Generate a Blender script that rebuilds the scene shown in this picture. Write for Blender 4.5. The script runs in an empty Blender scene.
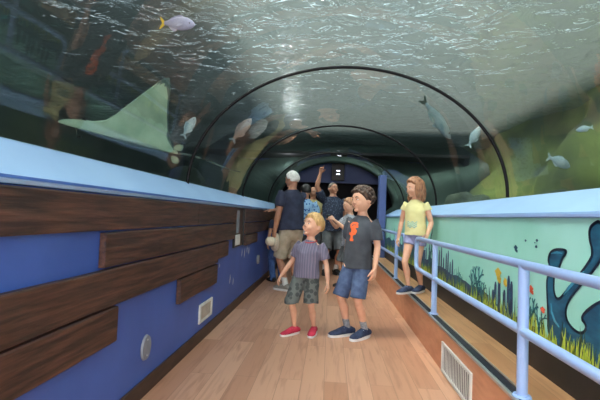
import bpy, bmesh, math, random
from mathutils import Vector, Matrix, Euler, noise
from mathutils.bvhtree import BVHTree
random.seed(7)
S = bpy.context.scene
C = S.collection
R = math.radians
V = Vector

# ------------------------------------------------------------------ materials
def srgb(r, g, b):
    f = lambda c: (c/255/12.92) if c/255 <= .04045 else ((c/255+.055)/1.055)**2.4
    return (f(r), f(g), f(b), 1)

class NT:
    def __init__(s, name):
        s.m = bpy.data.materials.new(name); s.m.use_nodes = True
        s.t = s.m.node_tree; s.t.nodes.clear()
        s.out = s.n('ShaderNodeOutputMaterial')
    def n(s, typ, **kw):
        o = s.t.nodes.new(typ)
        for k, v in kw.items():
            if k.startswith('i_'):
                o.inputs[k[2:].replace('_', ' ')].default_value = v
            else:
                setattr(o, k, v)
        return o
    def l(s, a, b): s.t.links.new(a, b)

def mat(name, c1, c2=None, scale=8, stretch=(1, 1, 1), rough=.6, bump=0, detail=4, metal=0, lo=.35, hi=.65, spec=.5, sss=0):
    t = NT(name)
    p = t.n('ShaderNodeBsdfPrincipled'); p.inputs['Roughness'].default_value = rough
    p.inputs['Metallic'].default_value = metal
    p.inputs['Specular IOR Level'].default_value = spec
    t.l(p.outputs[0], t.out.inputs[0])
    tc = t.n('ShaderNodeTexCoord'); mp = t.n('ShaderNodeMapping'); mp.inputs['Scale'].default_value = stretch
    t.l(tc.outputs['Object'], mp.inputs[0])
    nz = t.n('ShaderNodeTexNoise'); nz.inputs['Scale'].default_value = scale; nz.inputs['Detail'].default_value = detail
    t.l(mp.outputs[0], nz.inputs['Vector'])
    cr = t.n('ShaderNodeValToRGB'); e = cr.color_ramp.elements
    e[0].position = lo; e[1].position = hi
    e[0].color = srgb(*c1); e[1].color = srgb(*(c2 or c1))
    t.l(nz.outputs[0], cr.inputs[0]); t.l(cr.outputs[0], p.inputs['Base Color'])
    if bump:
        b = t.n('ShaderNodeBump'); b.inputs['Strength'].default_value = bump; b.inputs['Distance'].default_value = .01
        t.l(nz.outputs[0], b.inputs['Height']); t.l(b.outputs[0], p.inputs['Normal'])

    return t.m

def emit(name, c, s):
    t = NT(name); e = t.n('ShaderNodeEmission'); e.inputs[0].default_value = srgb(*c); e.inputs[1].default_value = s
    t.l(e.outputs[0], t.out.inputs[0]); return t.m

def floor_mat(name, a, b, dark):
    t = NT(name); p = t.n('ShaderNodeBsdfPrincipled'); p.inputs['Roughness'].default_value = .42
    t.l(p.outputs[0], t.out.inputs[0])
    tc = t.n('ShaderNodeTexCoord'); mp = t.n('ShaderNodeMapping'); mp.inputs['Rotation'].default_value = (0, 0, R(90))
    t.l(tc.outputs['Object'], mp.inputs[0])
    br = t.n('ShaderNodeTexBrick'); br.offset = .37; br.inputs['Scale'].default_value = 1
    br.inputs['Brick Width'].default_value = 1.15; br.inputs['Row Height'].default_value = .152
    br.inputs['Mortar Size'].default_value = .0015; br.inputs['Mortar Smooth'].default_value = .3; br.inputs['Bias'].default_value = 0
    br.inputs['Color1'].default_value = (0, 0, 0, 1); br.inputs['Color2'].default_value = (1, 1, 1, 1); br.inputs['Mortar'].default_value = (.5, .5, .5, 1)
    t.l(mp.outputs[0], br.inputs[0])
    m1 = t.n('ShaderNodeMix', data_type='RGBA'); m1.inputs[6].default_value = srgb(*a); m1.inputs[7].default_value = srgb(*b)
    t.l(br.outputs['Color'], m1.inputs[0])
    # grain, shifted per plank
    mp2 = t.n('ShaderNodeMapping'); mp2.inputs['Scale'].default_value = (16, 1.3, 1); t.l(tc.outputs['Object'], mp2.inputs[0])
    ad = t.n('ShaderNodeVectorMath', operation='MULTIPLY_ADD'); ad.inputs[1].default_value = (9, 7, 5)
    t.l(br.outputs['Color'], ad.inputs[0]); t.l(mp2.outputs[0], ad.inputs[2])
    nz = t.n('ShaderNodeTexNoise'); nz.inputs['Scale'].default_value = 1.6; nz.inputs['Detail'].default_value = 7; nz.inputs['Distortion'].default_value = .6
    t.l(ad.outputs[0], nz.inputs['Vector'])
    cr = t.n('ShaderNodeValToRGB'); cr.color_ramp.elements[0].position = .5; cr.color_ramp.elements[1].position = .72
    t.l(nz.outputs[0], cr.inputs[0])
    m2 = t.n('ShaderNodeMix', data_type='RGBA'); m2.inputs[7].default_value = srgb(*dark); t.l(m1.outputs[2], m2.inputs[6])
    mu = t.n('ShaderNodeMath', operation='MULTIPLY'); mu.inputs[1].default_value = .55; t.l(cr.outputs[0], mu.inputs[0]); t.l(mu.outputs[0], m2.inputs[0])
    m3 = t.n('ShaderNodeMix', data_type='RGBA'); m3.inputs[7].default_value = srgb(105, 70, 50); t.l(m2.outputs[2], m3.inputs[6])
    mf = t.n('ShaderNodeMath', operation='MULTIPLY'); mf.inputs[1].default_value = .6; t.l(br.outputs['Fac'], mf.inputs[0]); t.l(mf.outputs[0], m3.inputs[0])
    t.l(m3.outputs[2], p.inputs['Base Color'])
    return t.m

def stripe_mat(name, c1, c2, freq, axis=0, c3=None, duty=.5):
    t = NT(name); p = t.n('ShaderNodeBsdfPrincipled'); p.inputs['Roughness'].default_value = .9
    t.l(p.outputs[0], t.out.inputs[0])
    tc = t.n('ShaderNodeTexCoord'); sp = t.n('ShaderNodeSeparateXYZ'); t.l(tc.outputs['Object'], sp.inputs[0])
    mu = t.n('ShaderNodeMath', operation='MULTIPLY'); mu.inputs[1].default_value = freq; t.l(sp.outputs[axis], mu.inputs[0])
    fr = t.n('ShaderNodeMath', operation='FRACT'); t.l(mu.outputs[0], fr.inputs[0])
    cr = t.n('ShaderNodeValToRGB'); cr.color_ramp.interpolation = 'CONSTANT'
    cr.color_ramp.elements[0].color = srgb(*c1); cr.color_ramp.elements[1].color = srgb(*c2); cr.color_ramp.elements[1].position = duty
    if c3:
        e = cr.color_ramp.elements.new(.8); e.color = srgb(*c3)
    t.l(fr.outputs[0], cr.inputs[0]); t.l(cr.outputs[0], p.inputs['Base Color'])
    return t.m

def spot_mat(name, base, dot, scale, thr=.2, kind='F1'):
    t = NT(name); p = t.n('ShaderNodeBsdfPrincipled'); p.inputs['Roughness'].default_value = .9
    t.l(p.outputs[0], t.out.inputs[0])
    tc = t.n('ShaderNodeTexCoord'); vo = t.n('ShaderNodeTexVoronoi'); vo.inputs['Scale'].default_value = scale
    t.l(tc.outputs['Object'], vo.inputs['Vector'])
    cr = t.n('ShaderNodeValToRGB'); cr.color_ramp.interpolation = 'CONSTANT'
    cr.color_ramp.elements[0].color = srgb(*dot); cr.color_ramp.elements[1].color = srgb(*base); cr.color_ramp.elements[1].position = thr
    t.l(vo.outputs['Distance'], cr.inputs[0]); t.l(cr.outputs[0], p.inputs['Base Color'])
    return t.m

def glass_mat(name, tint):
    # clear acrylic sheet: transparent, with mirror reflection after Schlick for its two faces
    t = NT(name)
    g = t.n('ShaderNodeNewGeometry')
    dt = t.n('ShaderNodeVectorMath', operation='DOT_PRODUCT'); t.l(g.outputs['Normal'], dt.inputs[0]); t.l(g.outputs['Incoming'], dt.inputs[1])
    ab = t.n('ShaderNodeMath', operation='ABSOLUTE'); t.l(dt.outputs['Value'], ab.inputs[0])
    sb = t.n('ShaderNodeMath', operation='SUBTRACT'); sb.inputs[0].default_value = 1; t.l(ab.outputs[0], sb.inputs[1])
    pw = t.n('ShaderNodeMath', operation='POWER'); pw.inputs[1].default_value = 5; t.l(sb.outputs[0], pw.inputs[0])
    ma = t.n('ShaderNodeMath', operation='MULTIPLY_ADD'); ma.inputs[1].default_value = .85; ma.inputs[2].default_value = .085; ma.use_clamp = True
    t.l(pw.outputs[0], ma.inputs[0])
    tr = t.n('ShaderNodeBsdfTransparent'); tr.inputs[0].default_value = tint
    gl = t.n('ShaderNodeBsdfGlossy'); gl.inputs['Roughness'].default_value = .02
    nz = t.n('ShaderNodeTexNoise'); nz.inputs['Scale'].default_value = 1.2; nz.inputs['Detail'].default_value = 1
    tc = t.n('ShaderNodeTexCoord'); t.l(tc.outputs['Object'], nz.inputs['Vector'])
    b = t.n('ShaderNodeBump'); b.inputs['Strength'].default_value = .35; b.inputs['Distance'].default_value = .02
    t.l(nz.outputs[0], b.inputs['Height']); t.l(b.outputs[0], gl.inputs['Normal'])
    mx = t.n('ShaderNodeMixShader'); t.l(ma.outputs[0], mx.inputs[0]); t.l(tr.outputs[0], mx.inputs[1]); t.l(gl.outputs[0], mx.inputs[2])
    t.l(mx.outputs[0], t.out.inputs[0])
    return t.m

def water_surface_mat():
    t = NT('rippling_water_surface')
    tc = t.n('ShaderNodeTexCoord'); mp = t.n('ShaderNodeMapping'); mp.inputs['Scale'].default_value = (.8, 1.0, 1)
    t.l(tc.outputs['Object'], mp.inputs[0])
    nz = t.n('ShaderNodeTexNoise'); nz.inputs['Scale'].default_value = 3.8; nz.inputs['Detail'].default_value = 3; nz.inputs['Distortion'].default_value = .9
    nz.inputs['Roughness'].default_value = .5
    t.l(mp.outputs[0], nz.inputs['Vector'])
    b = t.n('ShaderNodeBump'); b.inputs['Strength'].default_value = 1.0; b.inputs['Distance'].default_value = .085
    t.l(nz.outputs[0], b.inputs['Height'])
    g = t.n('ShaderNodeBsdfGlass'); g.inputs['IOR'].default_value = 1.17; g.inputs['Roughness'].default_value = .06
    g.inputs[0].default_value = srgb(225, 236, 235)
    t.l(b.outputs[0], g.inputs['Normal'])
    tr = t.n('ShaderNodeBsdfTransparent'); tr.inputs[0].default_value = srgb(150, 165, 160)
    tl = t.n('ShaderNodeBsdfTranslucent'); tl.inputs[0].default_value = srgb(190, 205, 200); t.l(b.outputs[0], tl.inputs['Normal'])
    m0 = t.n('ShaderNodeMixShader'); m0.inputs[0].default_value = .3; t.l(tl.outputs[0], m0.inputs[1]); t.l(tr.outputs[0], m0.inputs[2])
    mx = t.n('ShaderNodeMixShader'); mx.inputs[0].default_value = .17
    t.l(g.outputs[0], mx.inputs[1]); t.l(m0.outputs[0], mx.inputs[2]); t.l(mx.outputs[0], t.out.inputs[0])
    return t.m

M = {}
M['floor'] = floor_mat('oak_plank_floor', (184, 130, 102), (207, 156, 128), (146, 96, 72))
M['step'] = floor_mat('oak_plank_step', (176, 124, 86), (200, 150, 108), (140, 92, 62))
M['riser'] = mat('brown_veneer', (178, 118, 88), (194, 134, 102), 3, (1, 2, 8), .5)
M['blue'] = mat('blue_paint', (56, 84, 158), (66, 96, 174), 2, rough=.5, bump=.03)
M['board'] = mat('dark_weathered_board', (46, 27, 22), (104, 66, 51), 5, (8, .7, 10), .5, .5, 9, lo=.4, hi=.8)
M['skirt'] = mat('brown_black_skirting', (50, 34, 28), (72, 50, 40), 6, (4, 1, 4), .5)
M['ledge'] = mat('pale_blue_paint', (160, 192, 232), (170, 202, 240), 2, rough=.42)
M['ledge_lip'] = mat('deep_blue_lip', (62, 98, 172), (72, 110, 186), 2, rough=.4)
M['rail'] = mat('pale_blue_enamel', (150, 172, 220), (160, 184, 230), 3, rough=.3)
M['black'] = mat('black_rubber', (14, 14, 16), (22, 22, 24), 30, rough=.5)
M['tread'] = mat('dark_tread_strip', (20, 22, 30), (32, 34, 42), 60, rough=.8, spec=.2)
M['metal'] = mat('brushed_aluminium', (170, 170, 172), (196, 196, 198), 20, (1, .1, 1), .35, metal=.7)
M['white'] = mat('white_plastic', (205, 202, 198), (222, 220, 216), 10, rough=.5)
M['plate'] = mat('beige_plate', (180, 165, 150), (198, 184, 168), 10, rough=.5)
M['grey'] = mat('grey_disc', (120, 122, 134), (136, 138, 148), 10, rough=.5)
M['mural'] = mat('mural_turquoise_paint', (158, 220, 202), (176, 232, 220), 1.6, rough=.55)
M['teal'] = mat('anchor_blue_paint', (16, 62, 88), (26, 86, 112), 9, (1, 1, 3), .5)
M['navypaint'] = mat('navy_outline_paint', (14, 26, 48), (20, 34, 58), 8, rough=.5)
M['coral'] = mat('slate_blue_paint', (30, 50, 84), (44, 70, 104), 12, rough=.55)
M['weed'] = mat('blue_green_weed_paint', (28, 92, 104), (38, 112, 122), 12, rough=.55)
M['grass'] = mat('lime_grass_paint', (148, 170, 44), (196, 204, 74), 40, rough=.55)
M['dkgrass'] = mat('dark_grass_paint', (38, 58, 50), (60, 84, 54), 30, rough=.55)
M['yellow'] = mat('yellow_paint', (224, 180, 50), (236, 196, 66), 20, rough=.5)
M['red'] = mat('red_orange_paint', (216, 76, 50), (230, 96, 60), 20, rough=.5)
M['ring'] = mat('black_seal', (8, 8, 11), (14, 14, 18), 10, rough=.6, spec=.25)
M['concrete'] = mat('dark_render', (34, 36, 42), (48, 50, 56), 5, rough=.8)
M['navywall'] = mat('navy_blue_wall', (66, 84, 134), (78, 96, 148), 2, rough=.5)
M['dark'] = mat('near_black_wall', (12, 12, 18), (18, 18, 24), 3, rough=.8)
M['acrylic'] = glass_mat('clear_acrylic', (.93, .96, .95, 1))
M['water'] = water_surface_mat()
M['tankL'] = mat('dark_green_tank_wall', (22, 44, 46), (48, 78, 76), .9, rough=1, detail=5)
M['tankR'] = mat('algae_rock', (38, 50, 32), (118, 136, 66), .8, rough=1, bump=.6, detail=6, lo=.38, hi=.7)
M['tankN'] = mat('dark_green_end_wall', (40, 58, 54), (72, 92, 84), 1.1, rough=1, detail=5)
M['sand'] = mat('tank_sand', (60, 72, 66), (88, 98, 84), 3, rough=1)
M['rock'] = mat('tank_rock', (30, 42, 38), (74, 88, 70), 2.2, rough=1, bump=.8, detail=6)
M['tealglow'] = emit('teal_lit_window', (60, 170, 160), .35)
M['lampglow'] = emit('lamp_glow', (235, 240, 255), 4)

# ------------------------------------------------------------------ object helpers
def link(name, me, m=None, parent=None, smooth=False):
    o = bpy.data.objects.new(name, me); C.objects.link(o)
    if m: me.materials.append(m)
    if parent: o.parent = parent
    if smooth: me.shade_smooth()
    return o
def obj(name, bm, m=None, parent=None, smooth=False):
    me = bpy.data.meshes.new(name); bm.normal_update(); bm.to_mesh(me); bm.free()
    return link(name, me, m, parent, smooth)
def tag(o, label, cat, group=None):
    o['label'] = label; o['category'] = cat
    if group: o['group'] = group
    return o
def empty(name, loc=(0, 0, 0), rz=0):
    o = bpy.data.objects.new(name, None); C.objects.link(o); o.location = loc; o.rotation_euler = (0, 0, rz); o.empty_display_size = .1
    return o
def struct(name, bm, m, smooth=False, label=None):
    o = obj(name, bm, m, smooth=smooth); o['kind'] = 'structure'
    if label: o['label'] = label
    return o
def box(bm, a, b, bev=0):
    r = bmesh.ops.create_cube(bm, size=1)
    for v in r['verts']:
        v.co = V([(a[i]+b[i])/2 + v.co[i]*(b[i]-a[i]) for i in range(3)])
    if bev:
        es = list({e for v in r['verts'] for e in v.link_edges})
        bmesh.ops.bevel(bm, geom=es, offset=bev, segments=2, affect='EDGES', profile=.6)
    return bm
def nb(): return bmesh.new()
def prism(bm, pts, to3, depth):
    """2D polygon -> 3D slab; to3(u,v,d) places it"""
    a = [bm.verts.new(to3(u, v, 0)) for u, v in pts]; b = [bm.verts.new(to3(u, v, depth)) for u, v in pts]
    n = len(pts)
    f1 = bm.faces.new(a); f2 = bm.faces.new(b[::-1])
    for i in range(n): bm.faces.new((a[(i+1) % n], a[i], b[i], b[(i+1) % n]))
    f1.normal_update(); f2.normal_update(); bmesh.ops.triangulate(bm, faces=[f1, f2])
    bmesh.ops.recalc_face_normals(bm, faces=bm.faces)
    return bm

def frames(P, ref):
    out = []
    for i in range(len(P)):
        t = (P[min(i+1, len(P)-1)] - P[max(i-1, 0)]).normalized()
        s = ref - t*ref.dot(t)
        if s.length < .05:
            s = V((0, 1, 0)) - t*t.y
            if s.length < .05: s = V((1, 0, 0))
        s.normalize(); out.append((t, s, t.cross(s)))
    return out
def loft(acc, P, rad, ref=V((1, 0, 0)), n=12, cap=True, sq=1.0):
    """acc=(verts,faces). rad: list of r or (r_side, r_other). Rounded caps."""
    P = [V(p) for p in P]; ref = V(ref)
    rad = [(r, r) if not isinstance(r, (tuple, list)) else tuple(r) for r in rad]
    fr = frames(P, ref)
    if cap == 'open_end':      # rounded start, flat end (hems and cuffs)
        t0 = fr[0]; h0 = min(rad[0]); P2, R2, F2 = [], [], []
        for k in (.12, .5, .85):
            c = math.sqrt(1-(1-k)**2); P2.append(P[0]-t0[0]*h0*(1-k)*.9); R2.append((rad[0][0]*c, rad[0][1]*c)); F2.append(t0)
        P, rad, fr = P2+P, R2+rad, F2+fr
    elif cap:
        t0, t1 = fr[0], fr[-1]; P2, R2, F2 = [], [], []
        h0 = min(rad[0]); h1 = min(rad[-1])
        for k in (.12, .5, .85):
            c = math.sqrt(1-(1-k)**2); P2.append(P[0]-t0[0]*h0*(1-k)*.9); R2.append((rad[0][0]*c, rad[0][1]*c)); F2.append(t0)
        P2 += P; R2 += rad; F2 += fr
        for k in (.85, .5, .12):
            c = math.sqrt(1-(1-k)**2); P2.append(P[-1]+t1[0]*h1*(1-k)*.9); R2.append((rad[-1][0]*c, rad[-1][1]*c)); F2.append(t1)
        P, rad, fr = P2, R2, F2
    vs, fs = acc; b = len(vs)
    for p, r, (t, s, u) in zip(P, rad, fr):
        for k in range(n):
            a = 2*math.pi*k/n; ca, sa = math.cos(a), math.sin(a)
            if sq != 1: ca = math.copysign(abs(ca)**sq, ca); sa = math.copysign(abs(sa)**sq, sa)
            vs.append(p + s*(r[0]*ca) + u*(r[1]*sa))
    m = len(P)
    for i in range(m-1):
        for k in range(n):
            k2 = (k+1) % n
            fs.append((b+i*n+k, b+i*n+k2, b+(i+1)*n+k2, b+(i+1)*n+k))
    fs.append(tuple(b+k for k in range(n))[::-1]); fs.append(tuple(b+(m-1)*n+k for k in range(n)))
    return acc
def ball(acc, c, r, mtx=None, n=12, m=8):
    vs, fs = acc; b = len(vs); c = V(c)
    for i in range(m+1):
        th = math.pi*i/m
        for k in range(n):
            a = 2*math.pi*k/n
            p = V((math.sin(th)*math.cos(a)*r[0], math.sin(th)*math.sin(a)*r[1], math.cos(th)*r[2]))
            if mtx: p = mtx @ p
            vs.append(c+p)
            if i < m:
                k2 = (k+1) % n
                fs.append((b+i*n+k, b+(i+1)*n+k, b+(i+1)*n+k2, b+i*n+k2))
    return acc
def mesh_from(acc, name='m'):
    me = bpy.data.meshes.new(name); me.from_pydata([tuple(v) for v in acc[0]], [], acc[1]); me.validate()
    bm = bmesh.new(); bm.from_mesh(me); bmesh.ops.remove_doubles(bm, verts=bm.verts, dist=1e-5)
    bmesh.ops.recalc_face_normals(bm, faces=bm.faces); bm.to_mesh(me); bm.free()
    return me
def voxel(acc, size, smooth=2, name='m', wrinkle=0, wscale=9, xf=None):
    me = mesh_from(acc, name)
    o = bpy.data.objects.new('tmp', me); C.objects.link(o)
    r = o.modifiers.new('r', 'REMESH'); r.mode = 'VOXEL'; r.voxel_size = size
    if smooth:
        s = o.modifiers.new('s', 'SMOOTH'); s.iterations = smooth; s.factor = .5
    dg = bpy.context.evaluated_depsgraph_get(); dg.update()
    ev = o.evaluated_get(dg)
    out = bpy.data.meshes.new_from_object(ev)
    bpy.data.objects.remove(o); bpy.data.meshes.remove(me)
    if wrinkle:
        ns = [v.normal.copy() for v in out.vertices]
        for v, n_ in zip(out.vertices, ns):
            p = v.co*wscale
            w = noise.noise(V((p.x*1.2, p.y*1.2, p.z*.8))) + .5*noise.noise(p*2.3+V((5, 3, 1)))
            v.co += n_*wrinkle*w
    out.name = name; out.shade_smooth()
    return out
def solid(name, acc, m, parent=None, smooth=True):
    return link(name, mesh_from(acc, name), m, parent, smooth)

# ------------------------------------------------------------------ camera (24 mm lens, slight roll)
F = 400.0
roll, pitch, yaw = R(2.2), math.atan(15.8/400), math.atan(30.6/400)
def ray(dx, dy):
    x = dx*math.cos(roll)+dy*math.sin(roll); y = -dx*math.sin(roll)+dy*math.cos(roll)
    u, v, w = x/F, -y/F, 1
    w2 = w*math.cos(pitch)-v*math.sin(pitch); v2 = w*math.sin(pitch)+v*math.cos(pitch)
    return V((u*math.cos(yaw)-w2*math.sin(yaw), u*math.sin(yaw)+w2*math.cos(yaw), v2))
f0 = ray(0, 0).normalized(); rx = (ray(1, 0)-ray(0, 0)).normalized(); up = (ray(0, -1)-ray(0, 0)).normalized()
cd = bpy.data.cameras.new('camera'); cam = bpy.data.objects.new('camera', cd); C.objects.link(cam)
cd.sensor_width = 36; cd.lens = F*36/600; cd.clip_start = .05
cam.matrix_world = Matrix(((rx.x, up.x, -f0.x, 0), (rx.y, up.y, -f0.y, 0), (rx.z, up.z, -f0.z, 1.1), (0, 0, 0, 1)))
S.camera = cam

# ------------------------------------------------------------------ dimensions
XL, XR, XM = -1.07, .858, 1.15          # left wall, riser, mural wall
ZP = .315                                # step height
Y0, YE = -1.6, 8.6                       # tunnel ends
CX, AX, BZ, CZ = .095, 1.31, 1.04, 1.32  # glass vault ellipse

# floor and walls
struct('floor', box(nb(), (XL-.05, Y0, -.06), (XR+.02, 10.6, 0)), M['floor'], label='pale oak plank floor of the walkway')
struct('floor_far', box(nb(), (-3, YE, -.07), (3, 10.7, -.005)), M['dark'], label='dark floor of the room beyond the portal')
struct('floor_step', box(nb(), (XR+.02, Y0, -.06), (XM+.02, YE, ZP)), M['step'], label='raised plank step along the mural wall')
struct('trim_1', box(nb(), (XR, Y0, .001), (XR+.02, YE, ZP-.012)), M['riser'], label='brown riser below the raised step')
struct('trim_2', box(nb(), (XR-.006, Y0, ZP-.012), (XR+.012, YE, ZP+.004), .002), M['metal'], label='metal nosing of the raised step')
struct('trim_3', box(nb(), (XR+.013, Y0, ZP), (XR+.056, YE, ZP+.006), .002), M['tread'], label='dark tread strip under the railing')
struct('trim_4', box(nb(), (XR+.063, Y0, ZP), (XR+.07, YE, ZP+.007)), M['metal'], label='thin metal edge beside the tread strip')
struct('wall_left', box(nb(), (XL-.12, Y0, 0), (XL, YE, 1.17)), M['blue'], label='blue painted left wall')
struct('baseboard_left', box(nb(), (XL, Y0, .001), (XL+.014, YE, .1), .003), M['skirt'])
struct('wall_right', box(nb(), (XM, Y0, ZP), (XM+.25, YE, 1.14)), M['mural'], label='turquoise mural wall')
struct('baseboard_right', box(nb(), (XM-.012, Y0, ZP+.001), (XM, YE, .485), .003), M['black'])

def ledge(name, pts, m, label):
    bm = nb(); prism(bm, pts, lambda u, v, d: (u, Y0+d, v), YE-Y0)
    es = [e for e in bm.edges if abs(e.verts[0].co.y-e.verts[1].co.y) > 5]
    return struct(name, bm, m, label=label)
ledge('trim_5', [(XL+.028, 1.183), (XL+.028, 1.19), (XL+.006, 1.212), (-1.222, 1.349), (-1.26, 1.349), (-1.26, 1.171), (XL+.02, 1.171)], M['ledge'], 'sloping pale blue ledge above the dark boards')
struct('trim_6', box(nb(), (XL+.029, Y0, 1.187), (XL+.034, YE, 1.198)), M['ledge_lip'], label='dark blue line along the left ledge')
ledge('trim_7', [(XM-.012, 1.141), (XM-.012, 1.168), (1.402, 1.306), (1.46, 1.306), (1.46, 1.141)], M['ledge'], 'sloping pale blue ledge above the mural')
struct('trim_8', box(nb(), (XM-.018, Y0, 1.145), (XM-.013, YE, 1.157)), M['rail'], label='lavender line along the right ledge')

# glass vault
def vault(bm, y0, y1, grow=0, n=64, seg=1):
    rows = []
    for j in range(seg+1):
        y = y0+(y1-y0)*j/seg
        rows.append([bm.verts.new((CX-math.cos(math.pi*k/n)*(AX+grow), y, (1.30 if k in (0, n) else CZ)+math.sin(math.pi*k/n)*(BZ+grow))) for k in range(n+1)])
    for j in range(seg):
        for k in range(n):
            bm.faces.new((rows[j][k], rows[j][k+1], rows[j+1][k+1], rows[j+1][k]))
    return bm
rings = [3.3, 5.45, 7.75]
edges = [Y0]+rings+[YE]
for i in range(4):
    struct('window_%d' % (i+1), vault(nb(), edges[i]+.003, edges[i+1]-.003), M['acrylic'], smooth=True, label='curved clear acrylic panel of the tunnel')
def ring(y, r, name, m, a0=0, w=None):
    w = w or r
    acc = ([], []); n = 96; vs, fs = acc
    for k in range(n+1):
        a = math.pi*k/n
        c = V((CX-math.cos(a)*AX, y, CZ-.01+math.sin(a)*BZ)); o = V((-math.cos(a)*BZ, 0, math.sin(a)*AX)).normalized()
        for q in range(8):
            t = 2*math.pi*q/8; vs.append(c+o*math.cos(t)*r+V((0, math.sin(t)*w, 0)))
        if k:
            for q in range(8): fs.append(((k-1)*8+q, (k-1)*8+(q+1) % 8, k*8+(q+1) % 8, k*8+q))
    return solid(name, acc, m)
for i, y in enumerate(rings):
    o = ring(y, .0135, 'trim_%d' % (9+i), M['ring']); o['kind'] = 'structure'; o['label'] = 'black seal ring between acrylic panels'

# end portal and dark room behind it
M['haze'] = None
def haze_mat():
    t = NT('tank_water'); v = t.n('ShaderNodeVolumePrincipled'); v.inputs['Color'].default_value = (.52, .68, .62, 1); v.inputs['Density'].default_value = .11
    v.inputs['Absorption Color'].default_value = (.25, .45, .42, 1); v.inputs['Anisotropy'].default_value = .2
    t.l(v.outputs[0], t.out.inputs['Volume']); return t.m
M['haze'] = haze_mat()
bm = nb(); n = 48
inn = [(CX-math.cos(math.pi*k/n)*(AX-.05), CZ+math.sin(math.pi*k/n)*(BZ-.05)) for k in range(n+1)]
inn = [(XL-.02, 0), (XL-.02, CZ-.1)]+inn[1:-1]+[(XM+.02, CZ-.1), (XM+.02, 0)]
outp = []
for (x, z) in inn:
    d = V((x-CX, z-1.0)); s = 3.2/max(abs(d.x), abs(d.y)*1.25, .01)
    outp.append((CX+d.x*s, max(-.0, 1.0+d.y*s)))
v1 = [bm.verts.new((x, YE, z)) for x, z in inn]; v2 = [bm.verts.new((x, YE+max(0, z-2.3)*2.6, z)) for x, z in outp]
v3 = [bm.verts.new((x, YE+.35, z)) for x, z in inn]
for i in range(len(inn)-1):
    bm.faces.new((v1[i], v1[i+1], v2[i+1], v2[i])); bm.faces.new((v1[i], v3[i], v3[i+1], v1[i+1]))
bmesh.ops.recalc_face_normals(bm, faces=bm.faces)
struct('wall_portal', bm, M['tankN'], True, label='dark arched portal at the far end')
bm = nb(); box(bm, (-3, 9, -.05), (-2.9, 10.7, 2.5)); struct('wall_west', bm, M['dark'])
bm = nb(); box(bm, (2.9, 9, -.05), (3, 10.7, 2.5)); struct('wall_east', bm, M['dark'])
struct('wall_far', box(nb(), (-3, 10.6, -.05), (3, 10.7, 2.5)), M['dark'])
struct('ceiling', box(nb(), (-3, YE+.36, 2.5), (3, 10.7, 2.56)), M['dark'])
struct('wall_header', box(nb(), (-2.6, 9.75, 1.93), (2.6, 9.85, 2.49)), M['navywall'], label='blue header wall above the dark exit')
struct('wall_pier', box(nb(), (.99, YE-.35, .316), (XM-.02, YE-.02, 2.0), .01), M['navywall'], label='blue pier at the far end of the mural')
t = empty('hanging_lamp', (.15, 9.4, 1.96)); tag(t, 'dark hanging lamp bar with two small white lights beyond the portal', 'lamp')
obj('housing', box(nb(), (-.15, -.05, -.0), (.15, .05, .53), .01), M['black'], t)
obj('lamp_shade', box(nb(), (-.1, -.075, .12), (.1, -.0505, .26), .01), M['black'], t)
for z in (.13, .21): obj('bulb', box(nb(), (-.035, -.09, z), (.045, -.0755, z+.022), .004), M['lampglow'], t)

# ------------------------------------------------------------------ dark boards on the left wall
def board(y0, y1, z0, z1, label, th=.034):
    z1 -= .005; z0 += .002
    bm = nb(); n = max(2, int((y1-y0)/.12)); x0 = XL+.002
    rows = []
    for i in range(n+1):
        y = y0+(y1-y0)*i/n
        w = lambda s: noise.noise(V((y*2.1+s*7, z0*5, s)))*.0035
        rows.append([bm.verts.new(c) for c in ((x0, y, z0+w(1)), (XL+th-.004, y, z0+w(1)), (XL+th, y, z0+.006+w(1)), (XL+th+.0015*noise.noise(V((y*4, z0, 3))), y, (z0+z1)/2), (XL+th, y, z1-.006+w(2)), (XL+th-.004, y, z1+w(2)), (x0, y, z1+w(2)))])
    for i in range(n):
        for k in range(7):
            bm.faces.new((rows[i][k], rows[i][(k+1) % 7], rows[i+1][(k+1) % 7], rows[i+1][k]))
    bm.faces.new(rows[0]); bm.faces.new(rows[-1][::-1]); bmesh.ops.recalc_face_normals(bm, faces=bm.faces)
    o = obj('cladding_board', bm, M['board']); tag(o, label, 'board', 'dark boards on the left wall'); return o
G = .004
board(Y0+.05, 3.1, .995, 1.168, 'longest dark board directly under the near pale blue ledge, at top of wall')
board(3.104, 4.39, .995, 1.168, 'dark board directly under the ledge, just before the wall hatch')
board(4.86, 8.5, .995, 1.168, 'dark board directly under the ledge, beyond the wall hatch and old man')
board(1.80, 4.37, .818, .991, 'second-row dark board ending at hatch, its near end beside open blue wall')
board(4.87, 8.5, .84, .991, 'second-row dark board beyond the wall hatch, behind the old man')
board(.2, 3.72, .626, .814, 'third-row dark board crossing the wall below the open blue rectangle')
board(3.724, 4.1, .66, .814, 'short stub of dark board ending the third row, above blue wall')
board(Y0+.05, 1.945, .44, .622, 'lowest near dark board ending above the round grey disc')
board(2.79, 3.72, .44, .622, 'short low dark board directly above the beige vent plate')
board(4.95, 5.75, .70, .836, 'short dark board hanging just below second row beyond the wall hatch')

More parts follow.
